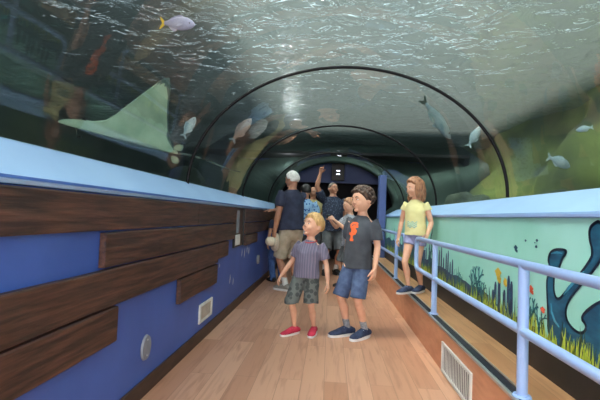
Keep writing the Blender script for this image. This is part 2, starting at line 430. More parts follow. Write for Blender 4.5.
# wall hatch with papers, plates
t = empty('wall_hatch', (XL, 4.62, .715)); tag(t, 'tall narrow dark hatch in the board cladding with pale plate at its foot', 'hatch')
obj('hatch_panel', box(nb(), (.001, -.22, .0), (.012, .22, .45), .003), M['skirt'], t)
obj('hatch_frame', box(box(box(nb(), (.001, -.235, 0), (.026, -.222, .45), .002), (.001, .222, 0), (.026, .235, .45), .002), (.001, -.22, .44), (.026, .22, .452), .002), M['black'], t)
obj('notice_plate', box(nb(), (.0125, -.16, .02), (.02, .06, .14), .004), M['white'], t)
obj('notice_strip', box(nb(), (.0125, -.13, .16), (.018, -.0, .42), .004), M['grey'], t)
t = empty('vent_plate', (XL, 3.49, .24)); tag(t, 'beige louvred vent plate with white frame low on the blue wall', 'vent')
bm = nb(); h, w = .08, .18
box(bm, (.001, -w, -h), (.016, w, -h+.024), .004); box(bm, (.001, -w, h-.024), (.016, w, h), .004); box(bm, (.001, -w, -h+.024), (.016, -w+.036, h-.024), .003); box(bm, (.001, w-.036, -h+.024), (.016, w, h-.024), .003)
obj('frame', bm, M['white'], t)
bm = nb(); box(bm, (.001, -.143, -.056), (.006, .143, .056))
for k in range(7): box(bm, (.006, -.142, -.052+k*.0155), (.011, .142, -.044+k*.0155), .001)
obj('louvre', bm, M['plate'], t)
t = empty('round_cover', (XL, 2.34, .283)); tag(t, 'round grey cover disc screwed to the near blue wall', 'cover'); t.scale = (1, .72, .92)
bm = nb(); bmesh.ops.create_cone(bm, cap_ends=True, segments=40, radius1=.082, radius2=.076, depth=.012, matrix=Matrix.Translation((.0075, 0, 0))@Matrix.Rotation(R(90), 4, 'Y'))
obj('disc', bm, M['grey'], t)
bm = nb()
for z in (.05, -.05):
    if z < 0: obj('screw', bm, M['metal'], t); bm = nb()
    bmesh.ops.create_cone(bm, cap_ends=True, segments=10, radius1=.005, radius2=.004, depth=.004, matrix=Matrix.Translation((.0155, 0, z))@Matrix.Rotation(R(90), 4, 'Y'))
obj('screw', bm, M['metal'], t)
o = obj('round_socket', bmesh.new(), M['grey']); bm = nb(); bmesh.ops.create_cone(bm, cap_ends=True, segments=24, radius1=.07, radius2=.06, depth=.03, matrix=Matrix.Rotation(R(90), 4, 'Y')); bm.to_mesh(o.data); bm.free()
o.location = (XL+.017, 6.0, .42); tag(o, 'small round grey socket on the far blue wall near old man', 'socket')
# paint scuffs: pale marks on the blue wall
bm = nb(); random.seed(3)
for (y, z, s) in ((4.9, .62, .05), (5.05, .6, .06), (5.2, .64, .045), (5.32, .61, .05), (4.35, .38, .05), (4.5, .33, .04), (3.9, .58, .02)):
    prism(bm, [(y-s*.35, z-s), (y+s*.1, z-s*.7), (y+s*.4, z+s*.2), (y+s*.1, z+s), (y-s*.15, z+s*.1)], lambda u, v, d: (XL+.0005+d, u, v), .001)
struct('trim_12', bm, M['white'], label='pale worn paint marks on the left wall')

# grille in the riser
t = empty('floor_grille', (XR, 2.73, 0)); tag(t, 'white vertical-slat air grille set low in the brown step riser', 'grille')
bm = nb(); y0, y1, z0, z1 = -.30, .31, .012, .225
box(bm, (-.014, y0, z0), (-.0005, y1, z0+.02), .003); box(bm, (-.014, y0, z1-.02), (-.0005, y1, z1), .003)
box(bm, (-.014, y0, z0+.02), (-.0005, y0+.025, z1-.02), .003); box(bm, (-.014, y1-.025, z0+.02), (-.0005, y1, z1-.02), .003)
obj('frame', bm, M['white'], t)
obj('backing', box(nb(), (-.002, y0+.025, z0+.02), (-.0005, y1-.025, z1-.02)), M['black'], t)
bm = nb()
for k in range(17):
    y = y0+.042+k*.0325; box(bm, (-.007, y-.0065, z0+.02), (-.004, y+.0065, z1-.02), .001)
obj('slat', bm, M['white'], t)

# ------------------------------------------------------------------ railings
RX = XR+.038
def tube_obj(name, pts, r, parent, m=None):
    acc = ([], []); loft(acc, pts, [r]*len(pts), ref=V((1, 0, 0)), n=16)
    return solid(name, acc, m or M['rail'], parent)
def arc(c, r, a0, a1, n=8): return [V((RX, c[0]+r*math.cos(a0+(a1-a0)*k/n), c[1]+r*math.sin(a0+(a1-a0)*k/n))) for k in range(n+1)]
ZT, ZM2, rr = .915, .612, .0215
def railing(posts, ya, yb, loop_at, label):
    t = empty('railing', (0, 0, 0)); tag(t, label, 'railing')
    q = .07
    if loop_at == 'far':
        path = [V((RX, ya, ZT))]+arc((yb-q, ZT-q), q, R(90), 0)+arc((yb-q, ZM2+q), q, 0, R(-90))+[V((RX, ya, ZM2))]
    else:
        path = [V((RX, yb, ZT))]+arc((ya+q, ZT-q), q, R(90), R(180))+arc((ya+q, ZM2+q), q, R(180), R(270))+[V((RX, yb, ZM2))]
    tube_obj('rail', path, rr, t)
    for y in posts:
        p = tube_obj('post', [V((RX, y, ZP+.012)), V((RX, y, ZT-.01))], .0235, t)
        b = nb(); bmesh.ops.create_cone(b, cap_ends=True, segments=20, radius1=.04, radius2=.036, depth=.008, matrix=Matrix.Translation((RX, y, ZP+.0105)))
        obj('base_flange', b, M['rail'], p)
    return t
railing([-1.2, .35, 1.92, 3.47], Y0+.1, 4.2, 'far', 'near pale blue tubular railing with curved end in front of girl')
railing([5.42, 7.45], 4.83, 8.2, 'near', 'far pale blue tubular railing starting behind the gap beside the girl')

# ------------------------------------------------------------------ painted mural motifs (flat paint on the right wall)
mur = empty('mural_painting', (XM, 0, 0)); tag(mur, 'underwater scene painted on turquoise wall: dark anchor, weeds, coral and grass', 'mural')
def paint(name, polys, m, d=.001, lift=.0, parent=None, label=None):
    bm = nb()
    for pl in polys: prism(bm, pl, lambda u, v, q: (-.0004-lift-q, u, v), d)
    o = obj(name, bm, m, parent or mur)
    if label: o['label'] = label
    return o
def paints(name, polys, m, lift, label=None):
    for pl in polys: paint(name, [pl], m, lift=lift, label=label)
def smoothpoly(pts, it=2):
    for _ in range(it):
        o = []
        for i in range(len(pts)):
            a, b = pts[i], pts[(i+1) % len(pts)]
            o += [(a[0]*.75+b[0]*.25, a[1]*.75+b[1]*.25), (a[0]*.25+b[0]*.75, a[1]*.25+b[1]*.75)]
        pts = o
    return pts
def ribbon(pts, w):
    L, Rr = [], []
    n = len(pts)
    for i in range(n):
        a = V(pts[max(i-1, 0)]); b = V(pts[min(i+1, n-1)]); t = (b-a).normalized(); nn = V((-t.y, t.x)); ww = w[i] if isinstance(w, list) else w
        p = V(pts[i]); L.append(tuple(p+nn*ww)); Rr.append(tuple(p-nn*ww))
    return L+Rr[::-1]
body = [(1.867, 1.098), (1.822, 1.122), (1.802, 1.126), (1.751, 1.082), (1.772, .969), (1.959, .804), (2.021, .739), (2.042, .681), (2.019, .64), (1.956, .615), (1.903, .622), (1.873, .662), (1.93, .69), (1.797, .79), (1.72, .80), (1.70, .569), (1.76, .50), (1.921, .50), (2.10, .50), (2.19, .53), (2.193, .657), (2.204, .736), (2.21, .805), (2.189, .855), (2.139, .862), (2.145, .781), (2.128, .739), (2.096, .734), (2.058, .764), (1.85, .957), (1.844, 1.0), (1.866, 1.048)]
fluke = [(2.2, .919), (2.183, .958), (2.134, .981), (2.033, .985), (2.044, .962), (2.07, .942), (2.092, .902), (2.107, .866), (2.14, .84), (2.189, .85), (2.182, .891)]
def grow(pts, k):
    n = len(pts); o = []
    ar = sum(pts[i][0]*pts[(i+1) % n][1]-pts[(i+1) % n][0]*pts[i][1] for i in range(n))
    sg = 1 if ar > 0 else -1
    for i in range(n):
        a = V(pts[i-1]); b = V(pts[(i+1) % n]); t = (b-a).normalized(); o.append(tuple(V(pts[i])+V((t.y, -t.x))*k*sg))
    return o
anc = paint('painted_anchor', [smoothpoly(body), smoothpoly(fluke)], M['teal'], lift=.0012, label='dark blue painted ship anchor, tilted')
def closed_stroke(pts, w):
    n = len(pts); o = []
    for i in range(n):
        a, b = V(pts[i]), V(pts[(i+1) % n]); t = (b-a)
        if t.length < 1e-5: continue
        t.normalize(); nn = V((-t.y, t.x))*w; a = a-t*w*.4; b = b+t*w*.4
        o.append([tuple(a+nn), tuple(b+nn), tuple(b-nn), tuple(a-nn)])
    return o
paint('anchor_outline', closed_stroke(smoothpoly(body), .0065)+closed_stroke(smoothpoly(fluke), .0065), M['navypaint'], lift=.0026, parent=anc)
M['hilite'] = mat('anchor_highlight_paint', (52, 122, 148), (66, 140, 164), 8, rough=.5)
paint('anchor_highlight', [ribbon([(1.90, .90), (1.96, .85), (2.02, .80), (2.055, .765)], [.003, .008, .008, .003]), ribbon([(2.165, .70), (2.16, .66), (2.13, .62), (2.09, .60)], [.003, .007, .007, .003]), ribbon([(2.17, .955), (2.12, .965), (2.07, .965)], [.002, .006, .002])], M['hilite'], lift=.003, parent=anc)
random.seed(11)
def wav(y, z, h, w, lean=0, amp=.008, n=7):
    p = [(y+lean*k/n+amp*math.sin(k*1.3+y*30), z+h*k/n) for k in range(n+1)]
    return ribbon(p, [w*(1-.75*(k/n)**2) for k in range(n+1)])
# reef silhouettes
mound = []
def reef(y0, y1, base, hf):
    n = 60; pts = [(y0+(y1-y0)*k/n, base+hf(y0+(y1-y0)*k/n)) for k in range(n+1)]
    return [(y0, base)]+pts+[(y1, base)]
paint('painted_reef', [reef(2.98, 4.9, .487, lambda y: .10+.05*noise.noise(V((y*4, 1, 0)))+.04*(y-3)), reef(4.9, 8.3, .487, lambda y: .25+.08*noise.noise(V((y*3, 1, 0)))), reef(2.25, 2.98, .487, lambda y: .05+.04*noise.noise(V((y*9, 4, 0))))], M['coral'])
fing = []
for (y, h) in ((4.28, .30), (4.20, .35), (4.12, .24), (4.03, .29), (3.97, .32), (3.90, .22), (3.83, .25), (4.45, .2), (4.7, .33), (4.85, .28), (5.1, .36), (5.4, .3), (5.8, .4), (6.2, .35), (2.86, .20), (2.80, .25), (2.72, .17), (2.66, .27), (2.62, .24), (2.90, .14)):
    fing.append(smoothpoly([(y-.024, .5), (y-.022, .5+h*.6), (y-.016, .5+h), (y+.012, .5+h), (y+.022, .5+h*.6), (y+.024, .5)], 1))
paints('painted_sponge', fing, M['coral'], .0012)
br = []
def branch(y, z, a, L, w, d):
    y2, z2 = y+L*math.sin(a), z+L*math.cos(a); br.append(ribbon([(y, z), ((y+y2)/2+.004, (z+z2)/2), (y2, z2)], [w, w*.85, w*.7]))
    if d:
        for s in (-1, 1): branch(y2, z2, a+s*random.uniform(.3, .62), L*random.uniform(.65, .85), w*.72, d-1)
        if d > 1: branch(y2-(y2-y)*.4, z2-(z2-z)*.4, a+random.choice((-1, 1))*.8, L*.6, w*.6, d-2 if d > 2 else 0)
for (y, s) in ((3.2, .10), (3.3, .07), (3.08, .06), (3.62, .055), (2.36, .075), (2.28, .055), (2.46, .05)):
    br.clear(); branch(y, .50, random.uniform(-.1, .1), s, s*.2, 3); paint('painted_coral', br, M['weed'], lift=.0026, label='branching blue green painted coral')
wd = []
for y in (4.64, 4.72, 4.58): wd.append(wav(y, .5, .55 if y == 4.64 else .3, .022, -.03, .03, 14))
for k in range(22): y = random.choice((random.uniform(3.3, 3.8), random.uniform(2.4, 3.0), random.uniform(4.3, 5.5))); wd.append(wav(y, .5, random.uniform(.12, .24), .006, random.uniform(-.03, .03), .008))
for k in range(30): y = random.uniform(5, 8.2); wd.append(wav(y, .5, random.uniform(.2, .45), .02, random.uniform(-.03, .03), .015))
paints('painted_weed', wd, M['weed'], .0020)
def blob(y, z, ry, rz, seed=0): return [(y+ry*(1+.22*math.sin(3*a+seed)+.1*math.sin(7*a))*math.cos(a), z+rz*(1+.2*math.cos(4*a+seed))*math.sin(a)) for a in [2*math.pi*k/28 for k in range(28)]]
paints('painted_yellow_sponge', [blob(2.815, .765, .045, .032), blob(2.795, .725, .03, .022, 1), blob(2.70, .722, .024, .028, 2)], M['yellow'], .004, label='yellow painted sponge blobs')
paints('painted_red_flower', [blob(2.372, .738, .026, .018), blob(2.355, .722, .015, .012, 2), blob(2.24, .65, .022, .015, 1), blob(2.41, .70, .012, .008)], M['red'], .004, label='red orange painted anemones')
paints('painted_bubble', [blob(2.57, .952, .021, .017), blob(2.555, .935, .012, .008, 1), blob(2.447, 1.006, .010, .006), blob(2.318, 1.014, .012, .007), blob(2.325, .98, .011, .008, 3), blob(2.34, 1.0, .005, .004)], M['teal'], .001, label='small dark painted shapes drifting')
random.seed(5)
for nm, mm, lf, hm, cnt in (('painted_dark_grass', 'dkgrass', .0030, .17, 260), ('painted_grass', 'grass', .0046, .13, 520)):
    bl = []
    for k in range(cnt):
        y = .9+random.random()**1.6*7.2; h = random.uniform(.35, 1)*hm*(1.0 if y < 5 else 1.15); le = random.uniform(-.03, .03); w = random.uniform(.004, .009)*(1+.12*y)
        bl.append([(y-w, .486), (y-w*.5+le*.4, .486+h*.6), (y+le, .486+h), (y+w*.5+le*.4, .486+h*.55), (y+w, .486)])
    bm = nb()
    for i, pl in enumerate(bl): prism(bm, pl, lambda u, v, q: (-.0004-lf-q-(i % 5)*.00012, u, v), .0006)
    g = obj(nm, bm, M[mm], mur); g['kind'] = 'stuff'

# ------------------------------------------------------------------ the tank around the tunnel
WS = 3.05
bm = nb(); bmesh.ops.create_grid(bm, x_segments=1, y_segments=1, size=1, matrix=Matrix.Translation((0, 5.5, WS))@Matrix.Diagonal((7, 10, 1, 1)))
struct('water_surface', bm, M['water'], label='rippling water surface above the tunnel')
struct('shade_slab_west', box(nb(), (-7.5, -4, 4.6), (-2.0, 15.5, 4.7)), M['tankL'], label='unseen dark slab added to shade the left side of the water')  # added out of view: keeps the sky bright only over the middle
struct('shade_slab_east', box(nb(), (2.6, -4, 4.6), (7.5, 15.5, 4.7)), M['tankL'], label='unseen dark slab added to shade the right side of the water')  # added out of view: darkens the right, edge set for the slope's light
def slopewall(name, fn, ny, nz, m, label):
    bm = nb(); g = []
    for i in range(ny+1):
        g.append([bm.verts.new(fn(i/ny, j/nz)) for j in range(nz+1)])
    for i in range(ny):
        for j in range(nz): bm.faces.new((g[i][j], g[i+1][j], g[i+1][j+1], g[i][j+1]))
    return struct(name, bm, m, smooth=True, label=label)
nf = lambda x, y, z, s: noise.noise(V((x*s, y*s, z*s)))
slopewall('wall_tank_west', lambda a, b: V((-5.4-.5*b+.35*nf(a*12, b*3, 1, 1.1), -3+a*18, .3+b*3.4)), 60, 16, M['tankL'], 'dark green far wall of the tank')
slopewall('wall_tank_east', lambda a, b: V((2.7+1.5*b**1.3+.5*nf(a*11, b*3, 5, 1.3)+.15*nf(a*40, b*9, 5, 1.3), -3+a*18, .3+b*3.2)), 110, 26, M['tankR'], 'algae covered rock slope of the tank')
struct('wall_tank_south', box(nb(), (-7, -3.1, 0), (-1.5, -3, 3.6)), M['tankL'])
struct('wall_tank_north', box(nb(), (-7, 15, .0), (7, 15.1, 3.6)), M['tankL'])
slopewall('ground_tank_west', lambda a, b: V((-6.6+b*5.35, -3+a*18, .95+.12*nf(a*18, b*5, 2, 1))), 60, 16, M['sand'], 'sandy bed of the tank')
slopewall('ground_tank_east', lambda a, b: V((1.48+b*4, -3+a*18, 1.0+.1*nf(a*18, b*5, 8, 1))), 60, 16, M['sand'], 'sandy bed of the tank')
struct('shade_slab_north', box(nb(), (-1.99, 8.5, 4.6), (2.59, 15.5, 4.7)), M['tankL'], label='unseen dark slab added to shade the far end of the water')  # added out of view so the water surface fades dark with distance
def rock(x, y, z, sx, sy, sz, seed, label):
    bm = nb(); bmesh.ops.create_icosphere(bm, subdivisions=4, radius=1)
    for v in bm.verts:
        p = v.co.copy(); k = 1+.35*noise.noise(p*1.3+V((seed, 0, 0)))+.15*noise.noise(p*3.5+V((0, seed, 0)))+.06*noise.noise(p*9)
        v.co = V((p.x*sx*k, p.y*sy*k, p.z*sz*k))
    o = obj('rock', bm, M['rock'], smooth=True); o.location = (x, y, z); tag(o, label, 'rock', 'rocks in the tank')
rock(-3.6, 4.6, 1.1, .9, .9, .55, 1, 'dark boulder beyond the left glass behind the eagle ray')
rock(-3.0, 7.6, 1.15, .8, .7, .7, 7, 'dark boulder beyond left glass, near the far end of tunnel')
rock(2.15, 6.6, 1.15, .28, .9, .4, 4, 'dark boulder beyond the right glass behind the girl')
rock(2.0, 3.6, 1.1, .22, .6, .28, 9, 'dark boulder beyond right glass above the painted anchor')
for i, (y, z) in enumerate(((3.25, 1.9), (5.15, 1.95))):
    o = obj('window_%d' % (5+i), box(nb(), (-5.2, y-.22, z-.45), (-5.1, y+.22, z+.45), .08), M['tealglow']); o['kind'] = 'structure'; o['label'] = 'dim teal lit viewing window across the tank'

bm = nb(); cs = [(-5.2, 1.0), (-5.2, 3.02), (5.2, 3.02), (5.2, 1.0), (CX+AX+.03, 1.0)]+[(CX+math.cos(math.pi*k/32)*(AX+.03), CZ+math.sin(math.pi*k/32)*(BZ+.03)) for k in range(33)]+[(CX-AX-.03, 1.0)]
prism(bm, cs, lambda u, v, d: (u, -2.5+d, v), YE-.02+2.5)
bmesh.ops.recalc_face_normals(bm, faces=bm.faces)
o = struct('water_body', bm, M['haze'], label='slightly cloudy green water filling the tank')
# ------------------------------------------------------------------ fish
M['raytop'] = mat('ray_back', (92, 112, 104), (120, 140, 128), 5, rough=.7)
M['raybelly'] = mat('ray_skin', (120, 146, 120), (148, 170, 144), 5, rough=.7)
M['rayedge'] = mat('ray_dark_edge', (52, 70, 66), (74, 92, 84), 6, rough=.6)
M['silver'] = mat('silver_fish_skin', (168, 172, 190), (196, 200, 214), 14, (1, 1, 3), .35)
M['lilac'] = mat('lilac_fish_back', (150, 148, 180), (184, 182, 206), 10, rough=.4)
M['ytail'] = mat('yellow_fin', (220, 180, 40), (236, 200, 70), 20, rough=.6)
M['palefish'] = mat('pale_fish_skin', (130, 158, 166), (176, 196, 196), 8, rough=.5)
M['eye'] = mat('dark_eye', (8, 8, 10), (16, 14, 14), 10, rough=.15)

def fish(name, loc, rot, L, body_m, fin_m, label, hgt=.3, wid=.13, group=None):
    t = empty(name, loc); t.rotation_euler = rot; tag(t, label, 'fish', group)
    # body along +X (nose), z up
    xs = [-.40, -.32, -.2, -.05, .1, .25, .36, .44, .485]
    hs = [.045, .06, .105, .15, .165, .15, .11, .065, .02]
    acc = ([], []); loft(acc, [V((x*L, 0, (0.01 if x < .3 else 0)*L)) for x in xs], [(h*L*hgt/.33, h*L*wid/.165*.5+.002*L) for h in hs], ref=V((0, 0, 1)), n=14)
    solid('body', acc, body_m, t)
    def fin(nm, pts, th=.006, m=fin_m, fn=None):
        bm = nb(); prism(bm, smoothpoly(pts, 2), fn or (lambda u, v, q: (u*L, (q-.5)*th*L, v*L)), 1); return obj(nm, bm, m, t)
    k = hgt/.33
    fin('tail_fin', [(-.38, .03*k), (-.56, .17*k), (-.53, .07*k), (-.47, 0), (-.53, -.07*k), (-.56, -.17*k), (-.38, -.03*k)])
    fin('dorsal_fin', [(.2, .13*k), (.1, .22*k), (-.1, .19*k), (-.3, .09*k), (-.3, .04*k), (.2, .1*k)], m=body_m)
    fin('anal_fin', [(0, -.12*k), (-.08, -.2*k), (-.24, -.12*k), (-.28, -.05*k), (0, -.09*k)], m=body_m)
    for s in (-1, 1):
        fin('pectoral_fin', [(.2, -.02), (.08, -.1), (.04, -.08), (.1, -.01)], m=body_m, fn=lambda u, v, q: (u*L, s*(wid*.5*L+(.2-u)*.35*L)+(q-.5)*.006*L, v*L))
        a = ([], []); ball(a, (.36*L, s*.052*L*wid/.165*1.0, .02*L), (.018*L, .01*L, .018*L), n=10, m=6); solid('eye', a, M['eye'], t)
    return t
fish('yellowtail_fish', (-.96, 2.32, 2.235), (R(8), R(8), R(-12)), .24, M['lilac'], M['ytail'], 'lilac silver fish with bright yellow tail near the top of left glass', .34, .16)
G3 = 'small pale fish in the tank'
fish('small_fish', (-1.35, 3.65, 1.9), (0, R(-62), R(30)), .22, M['palefish'], M['palefish'], 'small pale fish nose-up between the ray and the first ring', .36, .15, G3)
fish('small_fish', (1.87, 5.4, 2.24), (0, R(-60), R(-20)), .30, M['palefish'], M['palefish'], 'slim pale fish seen through glass directly above the girl', .36, .15, G3)
fish('small_fish', (1.85, 3.4, 1.62), (0, R(18), R(15)), .22, M['palefish'], M['palefish'], 'pale blue fish low behind right glass, just beyond first ring', .4, .18, G3)
fish('small_fish', (2.1, 3.5, 1.92), (0, R(10), R(160)), .12, M['palefish'], M['palefish'], 'tiny pale fish in the dark upper part of right tank', .4, .18, G3)
fish('long_fish', (1.25, 4.9, 2.32), (R(10), R(42), R(30)), .62, M['palefish'], M['rayedge'], 'long blue-grey fish diving with dark tail above the right side', .22, .13)
fish('cream_fish', (-1.3, 5.6, 2.3), (R(20), R(-48), R(-12)), .42, mat('cream_skin', (190, 170, 158), (214, 196, 184), 6, rough=.6), M['palefish'], 'cream oval fish beyond left glass between first and second rings', .34, .2)

# eagle ray: wide pectoral wings, beaked head, thin tail
def eagle_ray():
    t = empty('eagle_ray', (0, 0, 0))
    tag(t, 'large pale green eagle ray gliding beside the left glass', 'ray')
    nx, ny = 48, 44; bm = nb()
    # local: +X nose, wings along +-Y. outline half-span as function of x
    def span(x):   # x in -.5..+.62
        if x > .36: return .085*math.sqrt(max(0, (.62-x)/.26))*1.05
        if x > .26: return .09+.04*(.36-x)/.1
        pts = [(-.5, .02), (-.42, .05), (-.34, .16), (-.26, .38), (-.20, .60), (-.15, .70), (-.10, .68), (0, .52), (.1, .36), (.2, .2), (.26, .13)]
        for a, b in zip(pts, pts[1:]):
            if a[0] <= x <= b[0]:
                k = (x-a[0])/(b[0]-a[0]); return a[1]+(b[1]-a[1])*k
        return .02
    top, bot = [], []
    for i in range(nx+1):
        x = -.5+1.118*i/nx; s = span(x); r1, r2 = [], []
        for j in range(ny+1):
            v = -1+2*j/ny; y = s*v
            core = math.exp(-(y/.11)**2); ends = max(0., min(1, (x+.5)/.16))*max(0, min(1, (.63-x)/.12))
            th = (.012+.085*core)*math.sqrt(max(0, 1-v*v))*(ends**.5)
            lift = .15*(y/.7)**1.7 if y > 0 else .75*abs(y)**1.1
            xx = x-.10*(abs(y)/.7)**2
            yy = y if y > 0 else y*.15
            r1.append(bm.verts.new((xx, yy, lift+th*.9))); r2.append(bm.verts.new((xx, yy, lift-th*.75)))
        top.append(r1); bot.append(r2)
    for i in range(nx):
        for j in range(ny):
            f = bm.faces.new((top[i][j], top[i+1][j], top[i+1][j+1], top[i][j+1])); f.material_index = 0
            g = bm.faces.new((bot[i][j], bot[i][j+1], bot[i+1][j+1], bot[i+1][j])); g.material_index = 1
            if abs(top[i][j].co.y) > .60 or (i < 15 and j > ny*.93) or (i in (3, 4, 5, 6, 7) and j > ny*.8): g.material_index = 2; f.material_index = 2
    bmesh.ops.remove_doubles(bm, verts=bm.verts, dist=.0004); bmesh.ops.recalc_face_normals(bm, faces=bm.faces)
    o = obj('body', bm, M['raytop'], t, smooth=True); o.data.materials.append(M['raybelly']); o.data.materials.append(M['rayedge'])
    a = ([], []); loft(a, [V((-.46-.1*k, .02*math.sin(k*.6), .01*k*.3)) for k in range(10)], [.016-.0014*k for k in range(10)], n=8); solid('tail', a, M['rayedge'], t)
    for s in (-1, 1):
        bm = nb(); prism(bm, smoothpoly([(-.42, s*.03), (-.46, s*.10), (-.54, s*.10), (-.52, s*.03)]), lambda u, v, q: (u, v, (q-.5)*.012), 1); obj('pelvic_fin', bm, M['raybelly'], t)
        a = ([], []); ball(a, (.43, s*.078, .01), (.018, .012, .018)); solid('eye', a, M['eye'], t)
    a = ([], []); loft(a, [V((.47, -.05, -.032)), V((.485, 0, -.036)), V((.47, .05, -.032))], [.005]*3, ref=V((0, 0, 1)), n=8); solid('mouth', a, M['rayedge'], t)
    return t
RAY = eagle_ray()
RAY.location = (-1.516, 2.887, 1.61)
RAY.scale = (.8, .8, .8)
# nose left & toward camera, near wing raised, belly turned to the glass
nose = V((-.615, -.782, .10)).normalized(); wing = V((.34, -.05, .86)); wing = (wing-nose*wing.dot(nose)).normalized(); nz_ = nose.cross(wing)
RAY.rotation_euler = Matrix((nose, wing, nz_)).transposed().to_euler()

# ------------------------------------------------------------------ people
def skin(name, a, b): return mat(name, a, b, 14, rough=.55)
M['skinA'] = skin('fair_skin', (214, 158, 130), (226, 174, 146)); M['skinB'] = skin('light_skin', (200, 146, 118), (214, 162, 134)); M['skinC'] = skin('tanned_skin', (176, 122, 96), (190, 136, 108))
M['lip'] = mat('lip', (176, 96, 88), (186, 106, 96), 20, rough=.5)
M['eyewhite'] = mat('eye_white', (222, 218, 212), (230, 226, 220), 10, rough=.3)
M['blond'] = mat('blond_hair', (178, 132, 80), (222, 182, 124), 30, (2, 2, .5), .6, .5)
M['brownhair'] = mat('dark_brown_hair', (38, 26, 22), (84, 60, 46), 26, rough=.6, bump=.5)
M['auburn'] = mat('auburn_hair', (120, 76, 52), (176, 124, 88), 24, (2, 2, .6), .6, .5)
M['whitehair'] = mat('white_hair', (206, 202, 196), (236, 232, 226), 30, rough=.7, bump=.4)
M['greyhair'] = mat('greying_hair', (62, 54, 50), (110, 100, 94), 40, rough=.7, bump=.4)
M['blackhair'] = mat('black_hair', (16, 13, 12), (34, 28, 26), 30, rough=.5, bump=.4)
M['tee_purple'] = stripe_mat('purple_striped_cotton', (108, 102, 122), (124, 116, 136), 42, 0, (92, 86, 108), .45)
M['tee_char'] = mat('charcoal_cotton', (54, 56, 64), (68, 70, 78), 12, rough=.9, bump=.15)
M['tee_navy'] = mat('navy_cotton', (36, 40, 60), (48, 52, 74), 12, rough=.9, bump=.15)
M['tee_yellow'] = mat('yellow_cotton', (224, 212, 150), (236, 226, 168), 10, rough=.9, bump=.15)
M['navyprint'] = spot_mat('navy_printed_cotton', (34, 42, 62), (120, 134, 160), 42, .22)
M['camo'] = spot_mat('grey_camo_cotton', (96, 100, 98), (66, 70, 70), 22, .42)
M['denimshort'] = mat('blue_denim', (58, 72, 104), (80, 96, 130), 22, rough=.9, bump=.3, lo=.3, hi=.7)
M['khaki'] = mat('khaki_cotton', (168, 156, 136), (188, 176, 156), 14, rough=.9, bump=.2)
M['greyshort'] = mat('dark_grey_cotton', (70, 72, 76), (86, 88, 92), 14, rough=.9, bump=.2)
M['lavender'] = mat('lavender_denim', (128, 128, 166), (150, 148, 184), 18, rough=.9, bump=.2)
M['jean'] = mat('jean_blue', (56, 84, 138), (76, 106, 160), 20, rough=.9, bump=.2)
M['redtrim'] = mat('red_neck_trim', (168, 52, 60), (186, 66, 72), 20, rough=.8)
M['orange'] = mat('orange_print', (232, 92, 40), (240, 104, 50), 20, rough=.8)
M['redshoe'] = mat('red_canvas', (176, 34, 62), (198, 50, 78), 26, rough=.8)
M['navyshoe'] = mat('navy_mesh', (28, 36, 62), (46, 56, 88), 40, rough=.8)
M['greyshoe'] = mat('grey_suede', (140, 134, 126), (160, 154, 146), 20, rough=.9)
M['blackshoe'] = mat('black_shoe', (22, 20, 22), (36, 34, 36), 20, rough=.6)
M['sole'] = mat('white_rubber', (214, 210, 208), (228, 224, 222), 14, rough=.6)
M['sock'] = mat('grey_sock', (128, 128, 134), (160, 160, 166), 60, rough=.95)
M['whitesock'] = mat('white_sock', (206, 204, 202), (224, 222, 220), 60, rough=.95)
M['plaid'] = spot_mat('blue_white_print', (150, 190, 225), (40, 90, 160), 24, .34)
M['yellowtop'] = mat('straw_top', (176, 160, 108), (200, 184, 130), 14, rough=.9)
M['greyprint'] = spot_mat('grey_white_print', (150, 152, 160), (88, 90, 98), 34, .3)
M['hatstraw'] = mat('cream_straw', (214, 196, 170), (232, 216, 192), 60, rough=.8, bump=.4)
M['camblack'] = mat('camera_black', (16, 16, 18), (26, 26, 28), 30, rough=.35)
M['teeprint'] = mat('aqua_print', (120, 176, 176), (146, 196, 190), 30, rough=.85)

def headpt(a, b, c, hh, kid):
    """a,b,c unit dir; returns skull surface (face at -y)"""
    wx = .385 if kid else .365
    x, y, z = a*wx, b*.435, c*.5
    if c < 0:
        t = -c; x *= 1-.30*t**1.3; y *= (1-.06*t) if b < 0 else (1-.5*t)
    else:
        x *= 1+.05*c*(1-c)*4
        if b > 0: y *= 1.06
    if b < -.2: y += .018*max(0, (-b-.2))
    for s in (-1, 1): y += .035*math.exp(-((x-s*.15)**2+(z-.01)**2)/.006) if b < -.4 else 0
    return V((x, y, z))*hh

